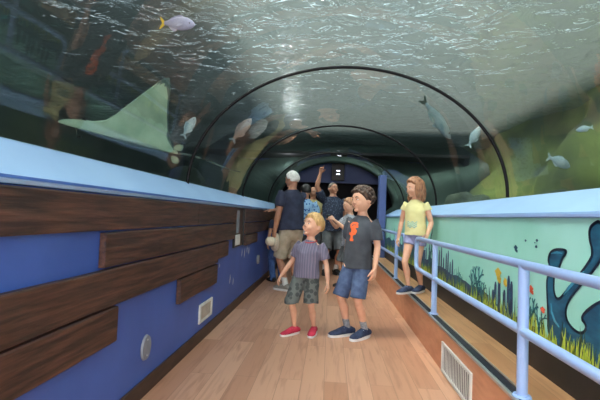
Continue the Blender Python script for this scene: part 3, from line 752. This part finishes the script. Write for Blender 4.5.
def person(name, label, H, loc, rz, *, hr=7.4, ws=1.0, kid=False, skin='skinB', hair='brownhair', hstyle='short', hthick=.07,
           lean=(0, 0), feet=None, footyaw=None, arms=None, head=(0, 0, 0), top='tee_navy', bottom='khaki', leglen=.30, shoe='blackshoe', sock=None,
           sleeve=.62, vox=.006, curl=.5, hem=.46, belly=1.0, topw=1.0, shortw=1.0, long_pants=False, group=None, headup=0):
    root = empty(name, loc, rz); tag(root, label, 'person', group)
    hh = H/hr; h = lambda *p: V(p)*H
    feet = feet or {1: (.075, 0), -1: (-.075, 0)}; footyaw = footyaw or {1: 8, -1: -8}
    chin = H-hh
    shz = (chin/H-.045); nz = chin/H-.005
    lx, ly = lean
    def spine(z):
        k = max(0, min(1, (z-.5)/.32)); k = k*k*(3-2*k); return V((lx*k, ly*k, 0))
    def sp(x, y, z): return (V((x, y, z))+spine(z))*H
    # torso rings: (z, half width, half depth, y)
    hipz = .50
    T = [(.455, .062*ws, .05, 0), (.50, .09*ws, .066, .004), (.54, .094*ws, .066*belly, .002), (.60, .082*ws, .060*belly, -.006*belly), (.66, .084*ws, .060*belly, -.006),
         (.5*(.66+shz-.05), .094*ws, .064, 0), (shz-.05, .098*ws, .060, .004), (shz-.018, .088*ws, .048, .006), (shz+.006, .055*ws, .036, .006), (nz-.008, .034, .034, .004)]
    T = [t for i, t in enumerate(T)]
    acc = ([], [])
    loft(acc, [sp(0, t[3], t[0]) for t in T], [(t[1]*H, t[2]*H) for t in T], n=20)
    ctr = sp(0, -.008, 1)*1.0; hc = V((0, 0, 0))
    neck0 = sp(0, .006, nz-.02)
    E = Euler((R(head[1]), R(head[2]), R(head[0])), 'XYZ').to_matrix()
    Rz = Matrix.Rotation(R(head[0]), 3, 'Z'); Rx = Matrix.Rotation(R(-head[1]), 3, 'X'); Ry = Matrix.Rotation(R(head[2]), 3, 'Y')
    E = Rz @ Rx @ Ry      # yaw, nod (positive = up), tilt
    piv = sp(0, .004, chin/H+.006)
    hc = piv + E @ V((0, -.04*hh, .5*hh-.015*H))
    hp = lambda v: hc + E @ v
    nr = .026*H if kid else .032*H
    loft(acc, [neck0, (neck0+piv)/2+V((0, .002*H, 0)), piv+E@V((0, .06*hh, .12*hh)), hp(V((0, .05*hh, -.12*hh)))], [nr*1.15, nr, nr, nr], n=14)
    # skull
    vs, fs = acc; b0 = len(vs); n, m = 36, 26
    for i in range(m+1):
        th = math.pi*i/m
        for k in range(n):
            a = 2*math.pi*k/n; vs.append(hp(headpt(math.sin(th)*math.cos(a), math.sin(th)*math.sin(a), math.cos(th), hh, kid)))
            if i < m: fs.append((b0+i*n+k, b0+(i+1)*n+k, b0+(i+1)*n+(k+1) % n, b0+i*n+(k+1) % n))
    q = hh
    loft(acc, [hp(V((0, -.38, .06))*q), hp(V((0, -.425, -.02))*q), hp(V((0, -.422 if kid else -.445, -.115 if not kid else -.10))*q)], [.028*q, .034*q, (.046*q, .036*q)], n=10)   # nose
    for s in (-1, 1):
        ball(acc, hp(V((s*.042, -.42, -.125))*q), (.033*q, .033*q, .028*q), E)
        ball(acc, hp(V((s*.40 if kid else s*.385, .03, -.04))*q), (.03*q, .075*q, .125*q), E @ Matrix.Rotation(R(-18*s), 3, 'Z') @ Matrix.Rotation(R(-10), 3, 'X'))
        ball(acc, hp(V((s*.16, -.295, -.14))*q), (.12*q, .075*q, .12*q), E)          # cheek
        ball(acc, hp(V((s*.15, -.385, .085))*q), (.10*q, .03*q, .022*q), E)        # brow ridge
    ball(acc, hp(V((0, -.275, -.405))*q), (.12*q, .075*q, .065*q), E)                  # chin
    ball(acc, hp(V((0, -.335, -.245))*q), (.13*q, .055*q, .09*q), E)               # mouth mound
    hl = .108*H if not kid else .105*H
    shirt = ([], []); sw = {}
    # arms
    handinfo = {}
    for s in (1, -1):
        A = arms[s]
        sh = sp(s*.098*ws, .006, shz-.022)
        up_, fo = V(A['u']).normalized(), V(A['f']).normalized()
        el = sh+up_*.165*H; wr = el+fo*.145*H
        ra = .026 if kid else .031
        loft(acc, [sp(s*.055*ws, .006, shz-.025), sh, sh+up_*.06*H, sh+up_*.12*H, el], [.028*H, (ra+.001)*H, (ra+.001)*H, ra*.92*H, ra*.80*H], n=12)
        loft(acc, [el, el+fo*.045*H, el+fo*.10*H, wr], [ra*.80*H, ra*.86*H, ra*.68*H, ra*.52*H], n=12)
        # hand: palm dir hd, palm normal hn (where palm faces)
        hd = V(A.get('h', A['f'])).normalized(); hn = V(A.get('n', (-s, 0, 0))); hn = (hn-hd*hn.dot(hd)).normalized(); si = hd.cross(hn).normalized()
        th = V(A.get('t', (0, -1, 0)))
        if si.dot(th) < 0: si = -si        # si points to the thumb side
        cu = A.get('c', curl)
        kn = wr+hd*hl*.46
        loft(acc, [wr-hd*hl*.03, wr+hd*hl*.12, wr+hd*hl*.30, kn], [(ra*.55*H, ra*.5*H), (hl*.17, hl*.105), (hl*.205, hl*.10), (hl*.20, hl*.085)], ref=si, n=12, sq=.8)
        fr_ = hl*.052
        for fi, (off, ln) in enumerate(((.155, .42), (.052, .48), (-.052, .45), (-.15, .35))):
            p = kn+si*off*hl-hd*hl*.03; d = hd+si*off*.5; pts = [p-hd*hl*.08, p]; c = 0
            fcu = cu*(1+.12*fi)
            if A.get('point') and fi == 0: fcu = .05
            for sg, kf in ((.45, .8), (.30, 1.1), (.25, .8)):
                c += fcu*kf; dd = (d.normalized()*math.cos(c)+hn*math.sin(c)); p = p+dd*ln*hl*sg; pts.append(p)
            loft(acc, pts, [fr_*1.1, fr_*1.08, fr_, fr_*.92, fr_*.8], ref=si, n=8)
        tp = wr+hd*hl*.14+si*hl*.13
        td = (si*.75+hd*.62+hn*.25).normalized(); t2 = (si*.25+hd*.85+hn*(.2+.5*cu)).normalized()
        loft(acc, [tp, tp+td*hl*.2, tp+td*hl*.2+t2*hl*.17, tp+td*hl*.2+t2*hl*.30], [fr_*1.5, fr_*1.3, fr_*1.1, fr_*.85], ref=hn, n=8)
        handinfo[s] = dict(wr=wr, hd=hd, hn=hn, si=si, kn=kn, grip=kn+hn*hl*.18+hd*hl*.1)
        # sleeve
        SW = .037 if kid else .042
        sl = sleeve; e2 = sh+up_*.165*H*sl
        loft(shirt, [sp(s*.045*ws, .006, shz-.028), sh-V((0, 0, .002*H)), sh+up_*.05*H, e2], [(.040*H, .038*H), (SW*.93*H*topw, SW*.95*H*topw), (SW*H*topw+.001, SW*H*topw+.001), (SW*.96*H*topw+.001, SW*.96*H*topw+.001)], n=14, cap='open_end')
    # legs
    short = ([], [])
    hem_l = leglen
    kneeinfo = {}
    for s in (1, -1):
        hj = h(s*.048*ws, 0, .485); fx, fy = feet[s]; fz = 0
        if len(feet[s]) > 2 if isinstance(feet[s], tuple) else False: fz = feet[s][2]
        an = V((fx, fy, .048*H+fz)); fy_ = R(footyaw[s]); fd = V((math.sin(fy_), -math.cos(fy_), 0)); fsd = V((math.cos(fy_), math.sin(fy_), 0))
        d = an-hj; L1, L2 = .235*H, .225*H; D = min(d.length, (L1+L2)*.9995); a_ = (L1*L1-L2*L2+D*D)/(2*D); hb = math.sqrt(max(0, L1*L1-a_*a_))
        dn = d.normalized(); fw = (fd-dn*fd.dot(dn)).normalized(); kn = hj+dn*a_+fw*hb
        k = 1 if not kid else .9
        loft(acc, [hj+h(0, 0, .03), hj, hj+(kn-hj)*.4, hj+(kn-hj)*.8, kn], [.055*H*ws, .052*H*ws, .044*H*k, .034*H*k, .031*H*k], n=14)
        c0 = -fw*.008*H
        loft(acc, [kn, kn+(an-kn)*.15, kn+(an-kn)*.35+c0, kn+(an-kn)*.65+c0*.4, kn+(an-kn)*.9, an-V((0, 0, .015*H))], [.032*H*k, .029*H*k, .034*H*k, .026*H*k, .0195*H*k, .021*H*k], n=14)
        gz = V((0, 0, fz)); base = V((an.x, an.y, 0))+gz
        FL = .152*H if not kid else .182*H
        heel = base-fd*FL*.24; toe = base+fd*FL*.76
        loft(acc, [heel+V((0, 0, .022*H))+fd*.02*H, base+V((0, 0, .03*H)), base+fd*FL*.4+V((0, 0, .022*H)), toe-fd*.03*H+V((0, 0, .014*H))], [.02*H, (.022*H, .026*H), (.027*H, .017*H), (.025*H, .010*H)], ref=fsd, n=12)
        # shoe
        sa = ([], [])
        w_ = .031*H; 
        loft(sa, [heel+V((0, 0, .030*H)), heel+fd*FL*.10+V((0, 0, .034*H)), base+fd*FL*.06+V((0, 0, .038*H)), base+fd*FL*.25+V((0, 0, .032*H)), base+fd*FL*.45+V((0, 0, .025*H)), toe-fd*FL*.12+V((0, 0, .021*H)), toe-fd*FL*.03+V((0, 0, .019*H))],
             [(.022*H, .020*H), (w_*.86, .026*H), (w_*.90, .032*H), (w_*.98, .026*H), (w_*1.08, .019*H), (w_*.98, .0145*H), (w_*.7, .011*H)], ref=fsd, n=16)
        me = voxel(sa, max(.004, vox*.8), 2, 'shoe'); so = link('shoe', me, M[shoe], root)
        sb = nb(); N = 26; pts = []
        for kk in range(N):
            a = 2*math.pi*kk/N; u = math.cos(a); v = math.sin(a); wd_ = w_*(1.08+.12*u)
            pts.append(base+fd*(FL*.26+u*FL*.54)+fsd*(math.copysign(abs(v)**.7, v)*wd_))
        r1 = [sb.verts.new(p+V((0, 0, .0015))) for p in pts]; r2 = [sb.verts.new(p+V((0, 0, .0015+.016*H))) for p in pts]
        sb.faces.new(r1[::-1]); sb.faces.new(r2)
        for kk in range(N): sb.faces.new((r1[kk], r1[(kk+1) % N], r2[(kk+1) % N], r2[kk]))
        obj('sole', sb, M['sole'] if shoe != 'blackshoe' else M['black'], so)
        lc = ([], [])
        for kk in range(4):
            c = base+fd*FL*(.20+.085*kk)+V((0, 0, (.0585-.0068*kk)*H))
            loft(lc, [c-fsd*w_*.5-V((0, 0, .004*H)), c, c+fsd*w_*.5-V((0, 0, .004*H))], [.0028*H]*3, ref=V((0, 0, 1)), n=6)
        solid('lace', lc, M['sole'] if shoe != 'blackshoe' else M['black'], so)
        if sock:
            ka = ([], []); u_ = (kn-an).normalized(); loft(ka, [an-V((0, 0, .01*H)), an+u_*.03*H, an+u_*.062*H], [.027*H*k, .0245*H*k, .0255*H*k], n=14); solid('sock', ka, M[sock], root)
        # trouser leg
        if long_pants:
            loft(short, [hj+h(0, 0, .025), hj, hj+(kn-hj)*.5, kn, kn+(an-kn)*.5, an-V((0, 0, .012*H))], [.064*H*ws, .064*H*ws, .055*H, .046*H, .041*H, .04*H], n=16)
        else:
            tot = (kn-hj).length; zend = hem_l; dirv = (kn-hj)
            kk = (hj.z-zend*H)/max(.01, -dirv.z)
            if kk <= 1: end = hj+dirv*kk; mid = hj+dirv*kk*.5; pts = [hj+h(0, 0, .02), hj, mid, end]; rd = [.058, .059, .056, .055]
            else:
                k2 = (kn.z-zend*H)/max(.01, kn.z-an.z); end = kn+(an-kn)*k2; pts = [hj+h(0, 0, .02), hj, hj+dirv*.5, kn, end]; rd = [.058, .059, .056, .053, .052]
            loft(short, pts, [r*H*(ws*.5+.5)*shortw for r in rd], n=18, cap='open_end')
        kneeinfo[s] = kn
    # pants top
    loft(short, [sp(0, 0, .455), sp(0, .003, .50), sp(0, .002, .545), sp(0, -.004, .585)], [(.075*ws*H, .060*H), (.099*ws*H, .074*H), (.094*ws*H, .067*H*belly), (.080*ws*H, .058*H*belly)], n=22)
    # shirt body
    inf = .010
    TT = [(shz+.020, .040 if kid else .046, .041, .006), (shz+.006, .058*ws, .046, .006), (shz-.016, .090*ws, .054, .006), (shz-.05, .101*ws, .066, .004), (.5*(.66+shz-.05), .099*ws*topw, .071, 0), (.66, .094*ws*topw, .070*belly, -.006), (.60, .094*ws*topw, .071*belly, -.006), (.54, .101*ws*topw, .076*belly, -.002), (hem, .104*ws*topw, .080*belly, 0)]
    sb_ = ([], [])
    loft(shirt, [sp(0, t[3], t[0]) for t in TT], [(t[1]*H, t[2]*H) for t in TT], n=24, cap=False)
    bodyme = voxel(acc, vox, 2, 'body'); link('body', bodyme, M[skin], root)
    # keep the hem crisp: shirt is remeshed as one garment with folds
    sm = voxel(shirt, vox*1.15, 2, 'shirt', wrinkle=.006*H, wscale=11/H); so = link('shirt', sm, M[top], root)
    pm = voxel(short, vox*1.15, 2, 'trousers', wrinkle=.005*H, wscale=12/H)
    po = link('trousers' if long_pants else 'shorts', pm, M[bottom], root)
    # face details
    if True:
        for s in (-1, 1):
            a = ([], []); c = V((s*.14, -.352, .0))*q; ball(a, hp(c+V((0, .004, 0))*q), (.047*q, .036*q, .026*q), E, 14, 10); ey = solid('eye', a, M['eyewhite'], root)
            a = ([], []); ball(a, hp(c+V((-.004, -.030, -.001))*q), (.025*q, .008*q, .023*q), E, 10, 8); solid('iris', a, M['eye'], ey)
            a = ([], []); loft(a, [hp(V((s*.075, -.415, .085))*q), hp(V((s*.15, -.418, .11))*q), hp(V((s*.225, -.375, .09))*q)], [(.008*q, .014*q), (.009*q, .018*q), (.006*q, .009*q)], ref=E@V((0, 1, 0)), n=8)
            solid('eyebrow', a, M[hair if hair not in ('blond',) else 'auburn'], root)
        a = ([], []); loft(a, [hp(V((-.085, -.350, -.236))*q), hp(V((0, -.388, -.228))*q), hp(V((.085, -.350, -.236))*q)], [(.008*q, .006*q), (.016*q, .016*q), (.008*q, .006*q)], ref=E@V((0, 1, 0)), n=8)
        loft(a, [hp(V((-.075, -.348, -.252))*q), hp(V((0, -.384, -.262))*q), hp(V((.075, -.348, -.252))*q)], [(.008*q, .006*q), (.016*q, .02*q), (.008*q, .006*q)], ref=E@V((0, 1, 0)), n=8)
        solid('lips', a, M['lip'], root)
    # hair
    if hstyle:
        ha = ([], []); vs, fs = ha; n, m = 60, 44
        for i in range(m+1):
            th = math.pi*i/m
            for k in range(n):
                a = 2*math.pi*k/n; d = V((math.sin(th)*math.cos(a), math.sin(th)*math.sin(a), math.cos(th)))
                P0 = headpt(d.x, d.y, d.z, q, kid)
                fr = -d.y   # 1 front, -1 back
                if hstyle == 'bald': line = .25 if fr > 0 else -.1*(1-0) ; 
                line = (.62 if fr > .75 else .62-(.75-fr)*1.15) if fr > .15 else (-.07+(.15+fr*0)-.35*(min(1, (.15-fr)/.5)))
                if hstyle in ('short', 'curly', 'blond') : line = max(line, -.55)
                if hstyle == 'blond': line -= .10*(1 if fr > .3 else 0)
                if hstyle == 'curly': line -= .08*(1 if fr > .3 else 0)
                line += .05*noise.noise(V((a*4, 0, 1)))
                w = max(0, min(1, (d.z-line)/.12+.3))
                if hstyle == 'bald': w *= 1 if d.z < .35+.1*fr else max(0, 1-(d.z-.35)*6)
                amp = dict(curly=.075, short=.02, blond=.028, long=.03, bald=.012)[hstyle]; fq = dict(curly=5.5, short=9, blond=8, long=4, bald=9)[hstyle]
                nn = noise.noise(V((d.x*fq, d.y*fq, d.z*fq)))+.5*noise.noise(V((d.x*fq*2.2, d.y*fq*2.2, d.z*fq*2.2)))
                th_ = hthick*(1+.5*max(0, d.z))+amp*nn
                k_ = (1+th_*2)*w+.93*(1-w) if w > 0 else .93
                vs.append(hp(P0*k_))
                if i < m: fs.append((i*n+k, (i+1)*n+k, (i+1)*n+(k+1) % n, i*n+(k+1) % n))
        if hstyle == 'long':
            random.seed(4)
            for k in range(34):
                a = -.14*math.pi+1.28*math.pi*k/33      # around the back and sides
                ca, sa = math.cos(a), math.sin(a)
                st = headpt(ca*.8, sa*.8, .6, q, kid)*1.08; pts = []
                Ln = random.uniform(.82, 1.05)
                for j in range(8):
                    u = j/7; rr_ = .36+.07*math.sin(u*2.6)+.05*math.sin(u*9+k*1.7)
                    z = .30-(Ln)*u
                    pts.append(hp(V((ca*rr_*(1.0), sa*rr_*1.08+.04, z+.02*math.sin(k)))*q))
                loft(ha, pts, [(.085*q, .05*q)]*5+[(.07*q, .045*q), (.05*q, .035*q), (.025*q, .02*q)], ref=E@V((-sa, ca, 0)), n=8)
            me = voxel(ha, max(.005, vox), 1, 'hair', wrinkle=.004, wscale=60)
            link('hair', me, M[hair], root)
        elif hstyle == 'curly':
            random.seed(9)
            for k in range(150):
                d = V((random.gauss(0, 1), random.gauss(0, 1)+.1, abs(random.gauss(0, 1))*.9+.05)).normalized(); fr = -d.y
                if (fr > .3 and d.z < .52) or (d.z < .1 and fr > -.2): continue
                P0 = headpt(d.x, d.y, d.z, q, kid)*1.19; r_ = random.uniform(.04, .075)*q; ball(ha, hp(P0), (r_, r_, r_*.8), E, 8, 6)
            me = voxel(ha, .0038, 0, 'hair'); link('hair', me, M[hair], root)
        else:
            solid('hair', ha, M[hair], root)
    root['_h'] = 0; del root['_h']
    return dict(root=root, hands=handinfo, hp=hp, q=q, H=H, shirt=so, sp=sp, E=E, shz=shz, nz=nz, knees=kneeinfo)

def on_shirt(P, name, polys, m, lift=.003, front=-1):
    """polygons in (x,z) metres projected on the front of the shirt"""
    me = P['shirt'].data; bv = BVHTree.FromPolygons([v.co for v in me.vertices], [p.vertices[:] for p in me.polygons])
    bm = nb()
    for pl in polys:
        g = nb(); vs = [g.verts.new((u, 0, v)) for u, v in pl]; f = g.faces.new(vs); f.normal_update(); bmesh.ops.triangulate(g, faces=[f])
        bmesh.ops.subdivide_edges(g, edges=g.edges, cuts=3, use_grid_fill=True)
        mp = {}
        for v in g.verts:
            hit = bv.ray_cast(V((v.co.x, front*2, v.co.z)), V((0, -front, 0)))
            y = (hit[0].y if hit[0] else 0)+front*lift
            mp[v.index if v.index >= 0 else id(v)] = None; v.co.y = y
        g.verts.index_update(); nv = [bm.verts.new(v.co) for v in g.verts]
        for f in g.faces:
            bm.faces.new([nv[v.index] for v in f.verts])
        g.free()
    r = bmesh.ops.extrude_face_region(bm, geom=bm.faces[:])
    for e in r['geom']:
        if isinstance(e, bmesh.types.BMVert): e.co.y -= front*lift*.9
    bmesh.ops.recalc_face_normals(bm, faces=bm.faces)
    return obj(name, bm, m, P['shirt'])

# small blond boy
P1 = person('person', 'small blond boy in purple striped tee and red shoes, looking up, arms down', 1.13, (-.205, 3.78, 0), R(-22), hr=5.05, ws=1.0, kid=True, skin='skinA', hair='blond', hstyle='blond', hthick=.075,
    feet={1: (.075, .06), -1: (-.075, -.05)}, footyaw={1: 12, -1: -22}, lean=(.025, .012), head=(-24, 18, 0), belly=1.12,
    arms={1: dict(u=(.32, .08, -1), f=(.18, -.15, -1), n=(-1, 0, 0)), -1: dict(u=(-.45, -.02, -1), f=(-.5, -.35, -.85), n=(.6, .3, 0), h=(-.45, -.35, -1))},
    top='tee_purple', bottom='camo', shortw=1.1, leglen=.265, shoe='redshoe', sock=None, sleeve=.72, vox=.0045, hem=.47, topw=1.12, curl=.35)
a = ([], []); c = P1['sp'](0, .004, P1['nz']-.026); H = 1.13
loft(a, [c+V((math.cos(t)*.051*H, math.sin(t)*.05*H, -.012*H*(1-math.sin(t))*.9+.006)) for t in [2*math.pi*k/24 for k in range(25)]], [.0055]*25, ref=V((0, 0, 1)), n=8, cap=False)
solid('neck_trim', a, M['redtrim'], P1['shirt'])

# taller boy
P2 = person('person', 'taller dark-haired boy in charcoal tee with orange print, looking sideways', 1.40, (.27, 3.80, 0), R(-32), hr=5.85, ws=.90, kid=True, skin='skinA', hair='brownhair', hstyle='curly', hthick=.07,
    feet={1: (.085, .03), -1: (-.07, -.02)}, footyaw={1: -10, -1: -28}, lean=(.015, .02), head=(-24, 2, 0),
    arms={1: dict(u=(.20, -.02, -1), f=(0, -.24, -1), n=(-1, .2, 0), t=(0, -1, 0)), -1: dict(u=(-.24, .25, -1), f=(.2, -.5, -.8), n=(1, 0, 0))},
    top='tee_char', bottom='denimshort', leglen=.265, shoe='navyshoe', sock='sock', sleeve=.74, vox=.005, hem=.455, topw=1.1, curl=.45)
# orange chest emblem: interlocked letters
def seg(pts, w): return ribbon(pts, w)
S_ = [(.030, .046), (.018, .056), (-.014, .056), (-.026, .045), (-.022, .030), (.010, .018), (.024, .004), (.018, -.014), (-.006, -.022), (-.028, -.012)]
F1 = [(-.004, .036), (-.004, -.058)]; F2 = [(-.004, .034), (.036, .034)]; F3 = [(-.004, .002), (.030, .002)]
cx, cz = -.012, .975
on_shirt(P2, 'chest_print', [[(cx+u*1.3, cz+v*1.35) for u, v in seg(p, .0085)] for p in (S_, F1, F2, F3, [(-.018, -.058), (.012, -.058)])], M['orange'])
a = ([], []); 

# girl on the step
P3 = person('person', 'girl with wavy auburn hair in yellow tee stepping along raised platform', 1.24, (.93, 4.42, ZP+.007), R(-38), hr=6.0, ws=.93, kid=True, skin='skinA', hair='auburn', hstyle='long', hthick=.09,
    feet={1: (.03, .10), -1: (-.03, -.07)}, footyaw={1: 0, -1: -12}, lean=(-.01, 0), head=(-30, -4, 0),
    arms={1: dict(u=(.30, .12, -1), f=(.10, -.75, -.75), n=(-1, .0, 0)), -1: dict(u=(-.32, .10, -1), f=(-.12, -.12, -1), n=(.6, .5, 0), h=(-.2, -.2, -1))},
    top='tee_yellow', bottom='lavender', leglen=.41, shoe='navyshoe', sleeve=.34, vox=.005, hem=.50, topw=1.06, curl=.45)
on_shirt(P3, 'shirt_print', [[(-.055+.11*k/12+0, .735+.010*math.sin(k*1.2)+dz) for k in range(13)]+[(.055-.11*k/12, .735+.010*math.sin((12-k)*1.2)+dz-.010) for k in range(13)] for dz in (0, .022, -.022)], M['teeprint'])

# elderly man
W = lambda v, a: tuple(Matrix.Rotation(R(-a), 3, 'Z') @ V(v))
P4 = person('person', 'white-haired man in navy tee and khaki shorts leaning on left ledge', 1.77, (-.56, 5.92, 0), R(-135), hr=7.4, ws=1.12, skin='skinC', hair='whitehair', hstyle='short', hthick=.05,
    feet={1: (.09, .02), -1: (-.11, .0)}, footyaw={1: 14, -1: -14}, lean=(0, -.015), head=(18, 0, 0), belly=1.22,
    arms={1: dict(u=(.20, .02, -1), f=(.05, -.20, -1), n=(-1, 0, 0), c=.75), -1: dict(u=W((-.55, .15, -.85), -135), f=W((-1, -.12, .02), -135), n=(0, 0, -1), c=.12, t=W((0, -1, 0), -135), h=W((-1, -.1, -.08), -135))},
    top='tee_navy', bottom='khaki', leglen=.27, shoe='greyshoe', sock='whitesock', sleeve=.66, vox=.0075, hem=.50, topw=1.1)
# sun hat held in his lowered hand
hi = P4['hands'][1]; g = P4['root'].matrix_world
rt = Matrix.Translation((-.56, 5.92, 0)) @ Matrix.Rotation(R(-135), 4, 'Z')
gp = rt @ hi['grip']
t = empty('sun_hat', tuple(gp+V((-.02, -.02, -.06)))); tag(t, "cream sun hat held in the white-haired man's lowered hand", 'hat'); t.rotation_euler = (R(82), R(14), R(-62)); t.scale = (.85, .85, .85)
a = ([], []); prof = [(.0, .11), (.05, .108), (.078, .09), (.088, .05), (.092, .0), (.13, -.012), (.175, -.02), (.178, -.026), (.13, -.019), (.088, -.006), (.08, .05), (.07, .085), (.045, .101), (0, .103)]
vs, fs = a; n = 36
for r_, z in prof:
    for k in range(n):
        an = 2*math.pi*k/n; vs.append(V((r_*math.cos(an)*1.05, r_*math.sin(an)*.88, z*1.25+.012*math.sin(2*an)*(r_/.178)**2)))
for i in range(len(prof)-1):
    for k in range(n): fs.append((i*n+k, i*n+(k+1) % n, (i+1)*n+(k+1) % n, (i+1)*n+k))
solid('hat_body', a, M['hatstraw'], t)
a = ([], []); loft(a, [V((.096*math.cos(k*math.pi/12), .081*math.sin(k*math.pi/12), .012)) for k in range(25)], [(.010, .003)]*25, ref=V((0, 0, 1)), n=6, cap=False); solid('hat_band', a, M['khaki'], t)

# man pointing up
P5 = person('person', 'man in dark printed shirt and grey shorts pointing up with raised arm', 1.78, (.05, 7.75, 0), R(16), hr=7.5, ws=1.1, skin='skinC', hair='greyhair', hstyle='short', hthick=.025,
    feet={1: (.10, .02), -1: (-.13, -.02)}, footyaw={1: 12, -1: -10}, head=(18, 14, 0), belly=1.15,
    arms={1: dict(u=(.22, .06, -1), f=(.02, -.12, -1), n=(-1, 0, 0)), -1: dict(u=(-.5, -.15, .85), f=(.16, -.22, 1), n=(0, -1, 0), t=(1, 0, 0), point=True, c=.6)},
    top='navyprint', bottom='greyshort', leglen=.27, shoe='blackshoe', sock='whitesock', sleeve=.66, vox=.008, hem=.47, topw=1.1)
# bystanders further in
P6 = person('person', 'bald tanned man in straw-coloured top standing behind the pointing man', 1.72, (-.36, 8.25, 0), R(10), ws=1.05, skin='skinC', hair='greyhair', hstyle='bald', hthick=.01,
    head=(20, 8, 0), arms={1: dict(u=(.2, 0, -1), f=(-.2, -.6, -.6)), -1: dict(u=(-.2, 0, -1), f=(.2, -.7, -.4))}, top='yellowtop', bottom='greyshort', leglen=.27, vox=.009)
P7 = person('person', 'person in blue and white patterned shirt beside the white-haired man', 1.66, (-.44, 6.95, 0), R(-160), ws=1.0, skin='skinC', hair='blackhair', hstyle='short', hthick=.05,
    head=(10, 5, 0), arms={1: dict(u=(.2, 0, -1), f=(-.1, -.5, -.8)), -1: dict(u=(-.25, 0, -1), f=(.1, -.5, -.8))}, top='plaid', bottom='greyshort', leglen=.27, vox=.009)
P8 = person('person', 'child in jeans standing close to left wall beyond the white-haired man', 1.30, (-.84, 6.65, 0), R(-150), hr=6.2, ws=.98, kid=True, skin='skinB', hair='blackhair', hstyle='short', hthick=.06,
    head=(0, 8, 0), arms={1: dict(u=(.2, 0, -1), f=(0, -.3, -1)), -1: dict(u=(-.2, 0, -1), f=(0, -.3, -1))}, top='tee_navy', bottom='jean', long_pants=True, vox=.007)
P9 = person('person', 'child in grey patterned tee holding a black camera behind taller boy', 1.42, (.31, 6.4, 0), R(-68), hr=6.3, ws=.98, kid=True, skin='skinA', hair='auburn', hstyle='short', hthick=.06,
    head=(0, -6, 0), arms={1: dict(u=(.12, -.75, -.75), f=(-.38, -.75, .65), n=(-1, -.2, 0), c=.7, h=(-.4, -.5, .6)), -1: dict(u=(-.12, -.75, -.75), f=(.38, -.75, .65), n=(1, -.2, 0), c=.7, h=(.4, -.5, .6))},
    top='greyprint', bottom='greyshort', leglen=.28, vox=.006)
m9 = Matrix.Translation((.31, 6.4, 0)) @ Matrix.Rotation(R(-68), 4, 'Z')
cp = m9 @ ((P9['hands'][1]['kn']+P9['hands'][-1]['kn'])/2)
t = empty('camera', tuple(cp), R(-68)); tag(t, 'small black camera held up by child behind the taller boy', 'camera')
obj('camera_body', box(nb(), (-.055, -.02, -.035), (.055, .02, .035), .006), M['camblack'], t)
bm = nb(); bmesh.ops.create_cone(bm, cap_ends=True, segments=24, radius1=.026, radius2=.023, depth=.035, matrix=Matrix.Translation((0, -.036, 0))@Matrix.Rotation(R(90), 4, 'X')); obj('lens', bm, M['black'], t)

# ------------------------------------------------------------------ light
w = bpy.data.worlds.new('sky'); S.world = w; w.use_nodes = True
w.node_tree.nodes['Background'].inputs[0].default_value = (.80, .92, 1.0, 1); w.node_tree.nodes['Background'].inputs[1].default_value = 2.0
def area(name, loc, direction, sx, sy, e, col=(1, 1, 1)):
    l = bpy.data.lights.new(name, 'AREA'); l.shape = 'RECTANGLE'; l.size = sx; l.size_y = sy; l.energy = e; l.color = col
    o = bpy.data.objects.new(name, l); C.objects.link(o); o.location = loc; o.rotation_euler = V(direction).to_track_quat('-Z', 'Y').to_euler(); return o
area('entrance_daylight', (0, Y0-.3, 1.7), (0, 1, -.2), 2.2, 1.3, 112, (1, .93, .9))
fl = bpy.data.lights.new('far_room_fill', 'POINT'); fl.energy = 11; fl.shadow_soft_size = .05; fo = bpy.data.objects.new('far_room_fill', fl); C.objects.link(fo); fo.location = (-1.0, 9.0, 2.38)  # hidden fill light added to brighten the blue header, no visible fitting
sun = bpy.data.lights.new('sun', 'SUN'); sun.energy = 14; sun.angle = R(18); sun.color = (1, .97, .9); o = bpy.data.objects.new('sun', sun); C.objects.link(o)
o.rotation_euler = V((.5, .3, -1)).to_track_quat('-Z', 'Y').to_euler()
S.view_settings.view_transform = 'Standard'; S.view_settings.look = 'None'; S.view_settings.gamma = 1; S.view_settings.use_curve_mapping = False
S.view_settings.exposure = 0.0
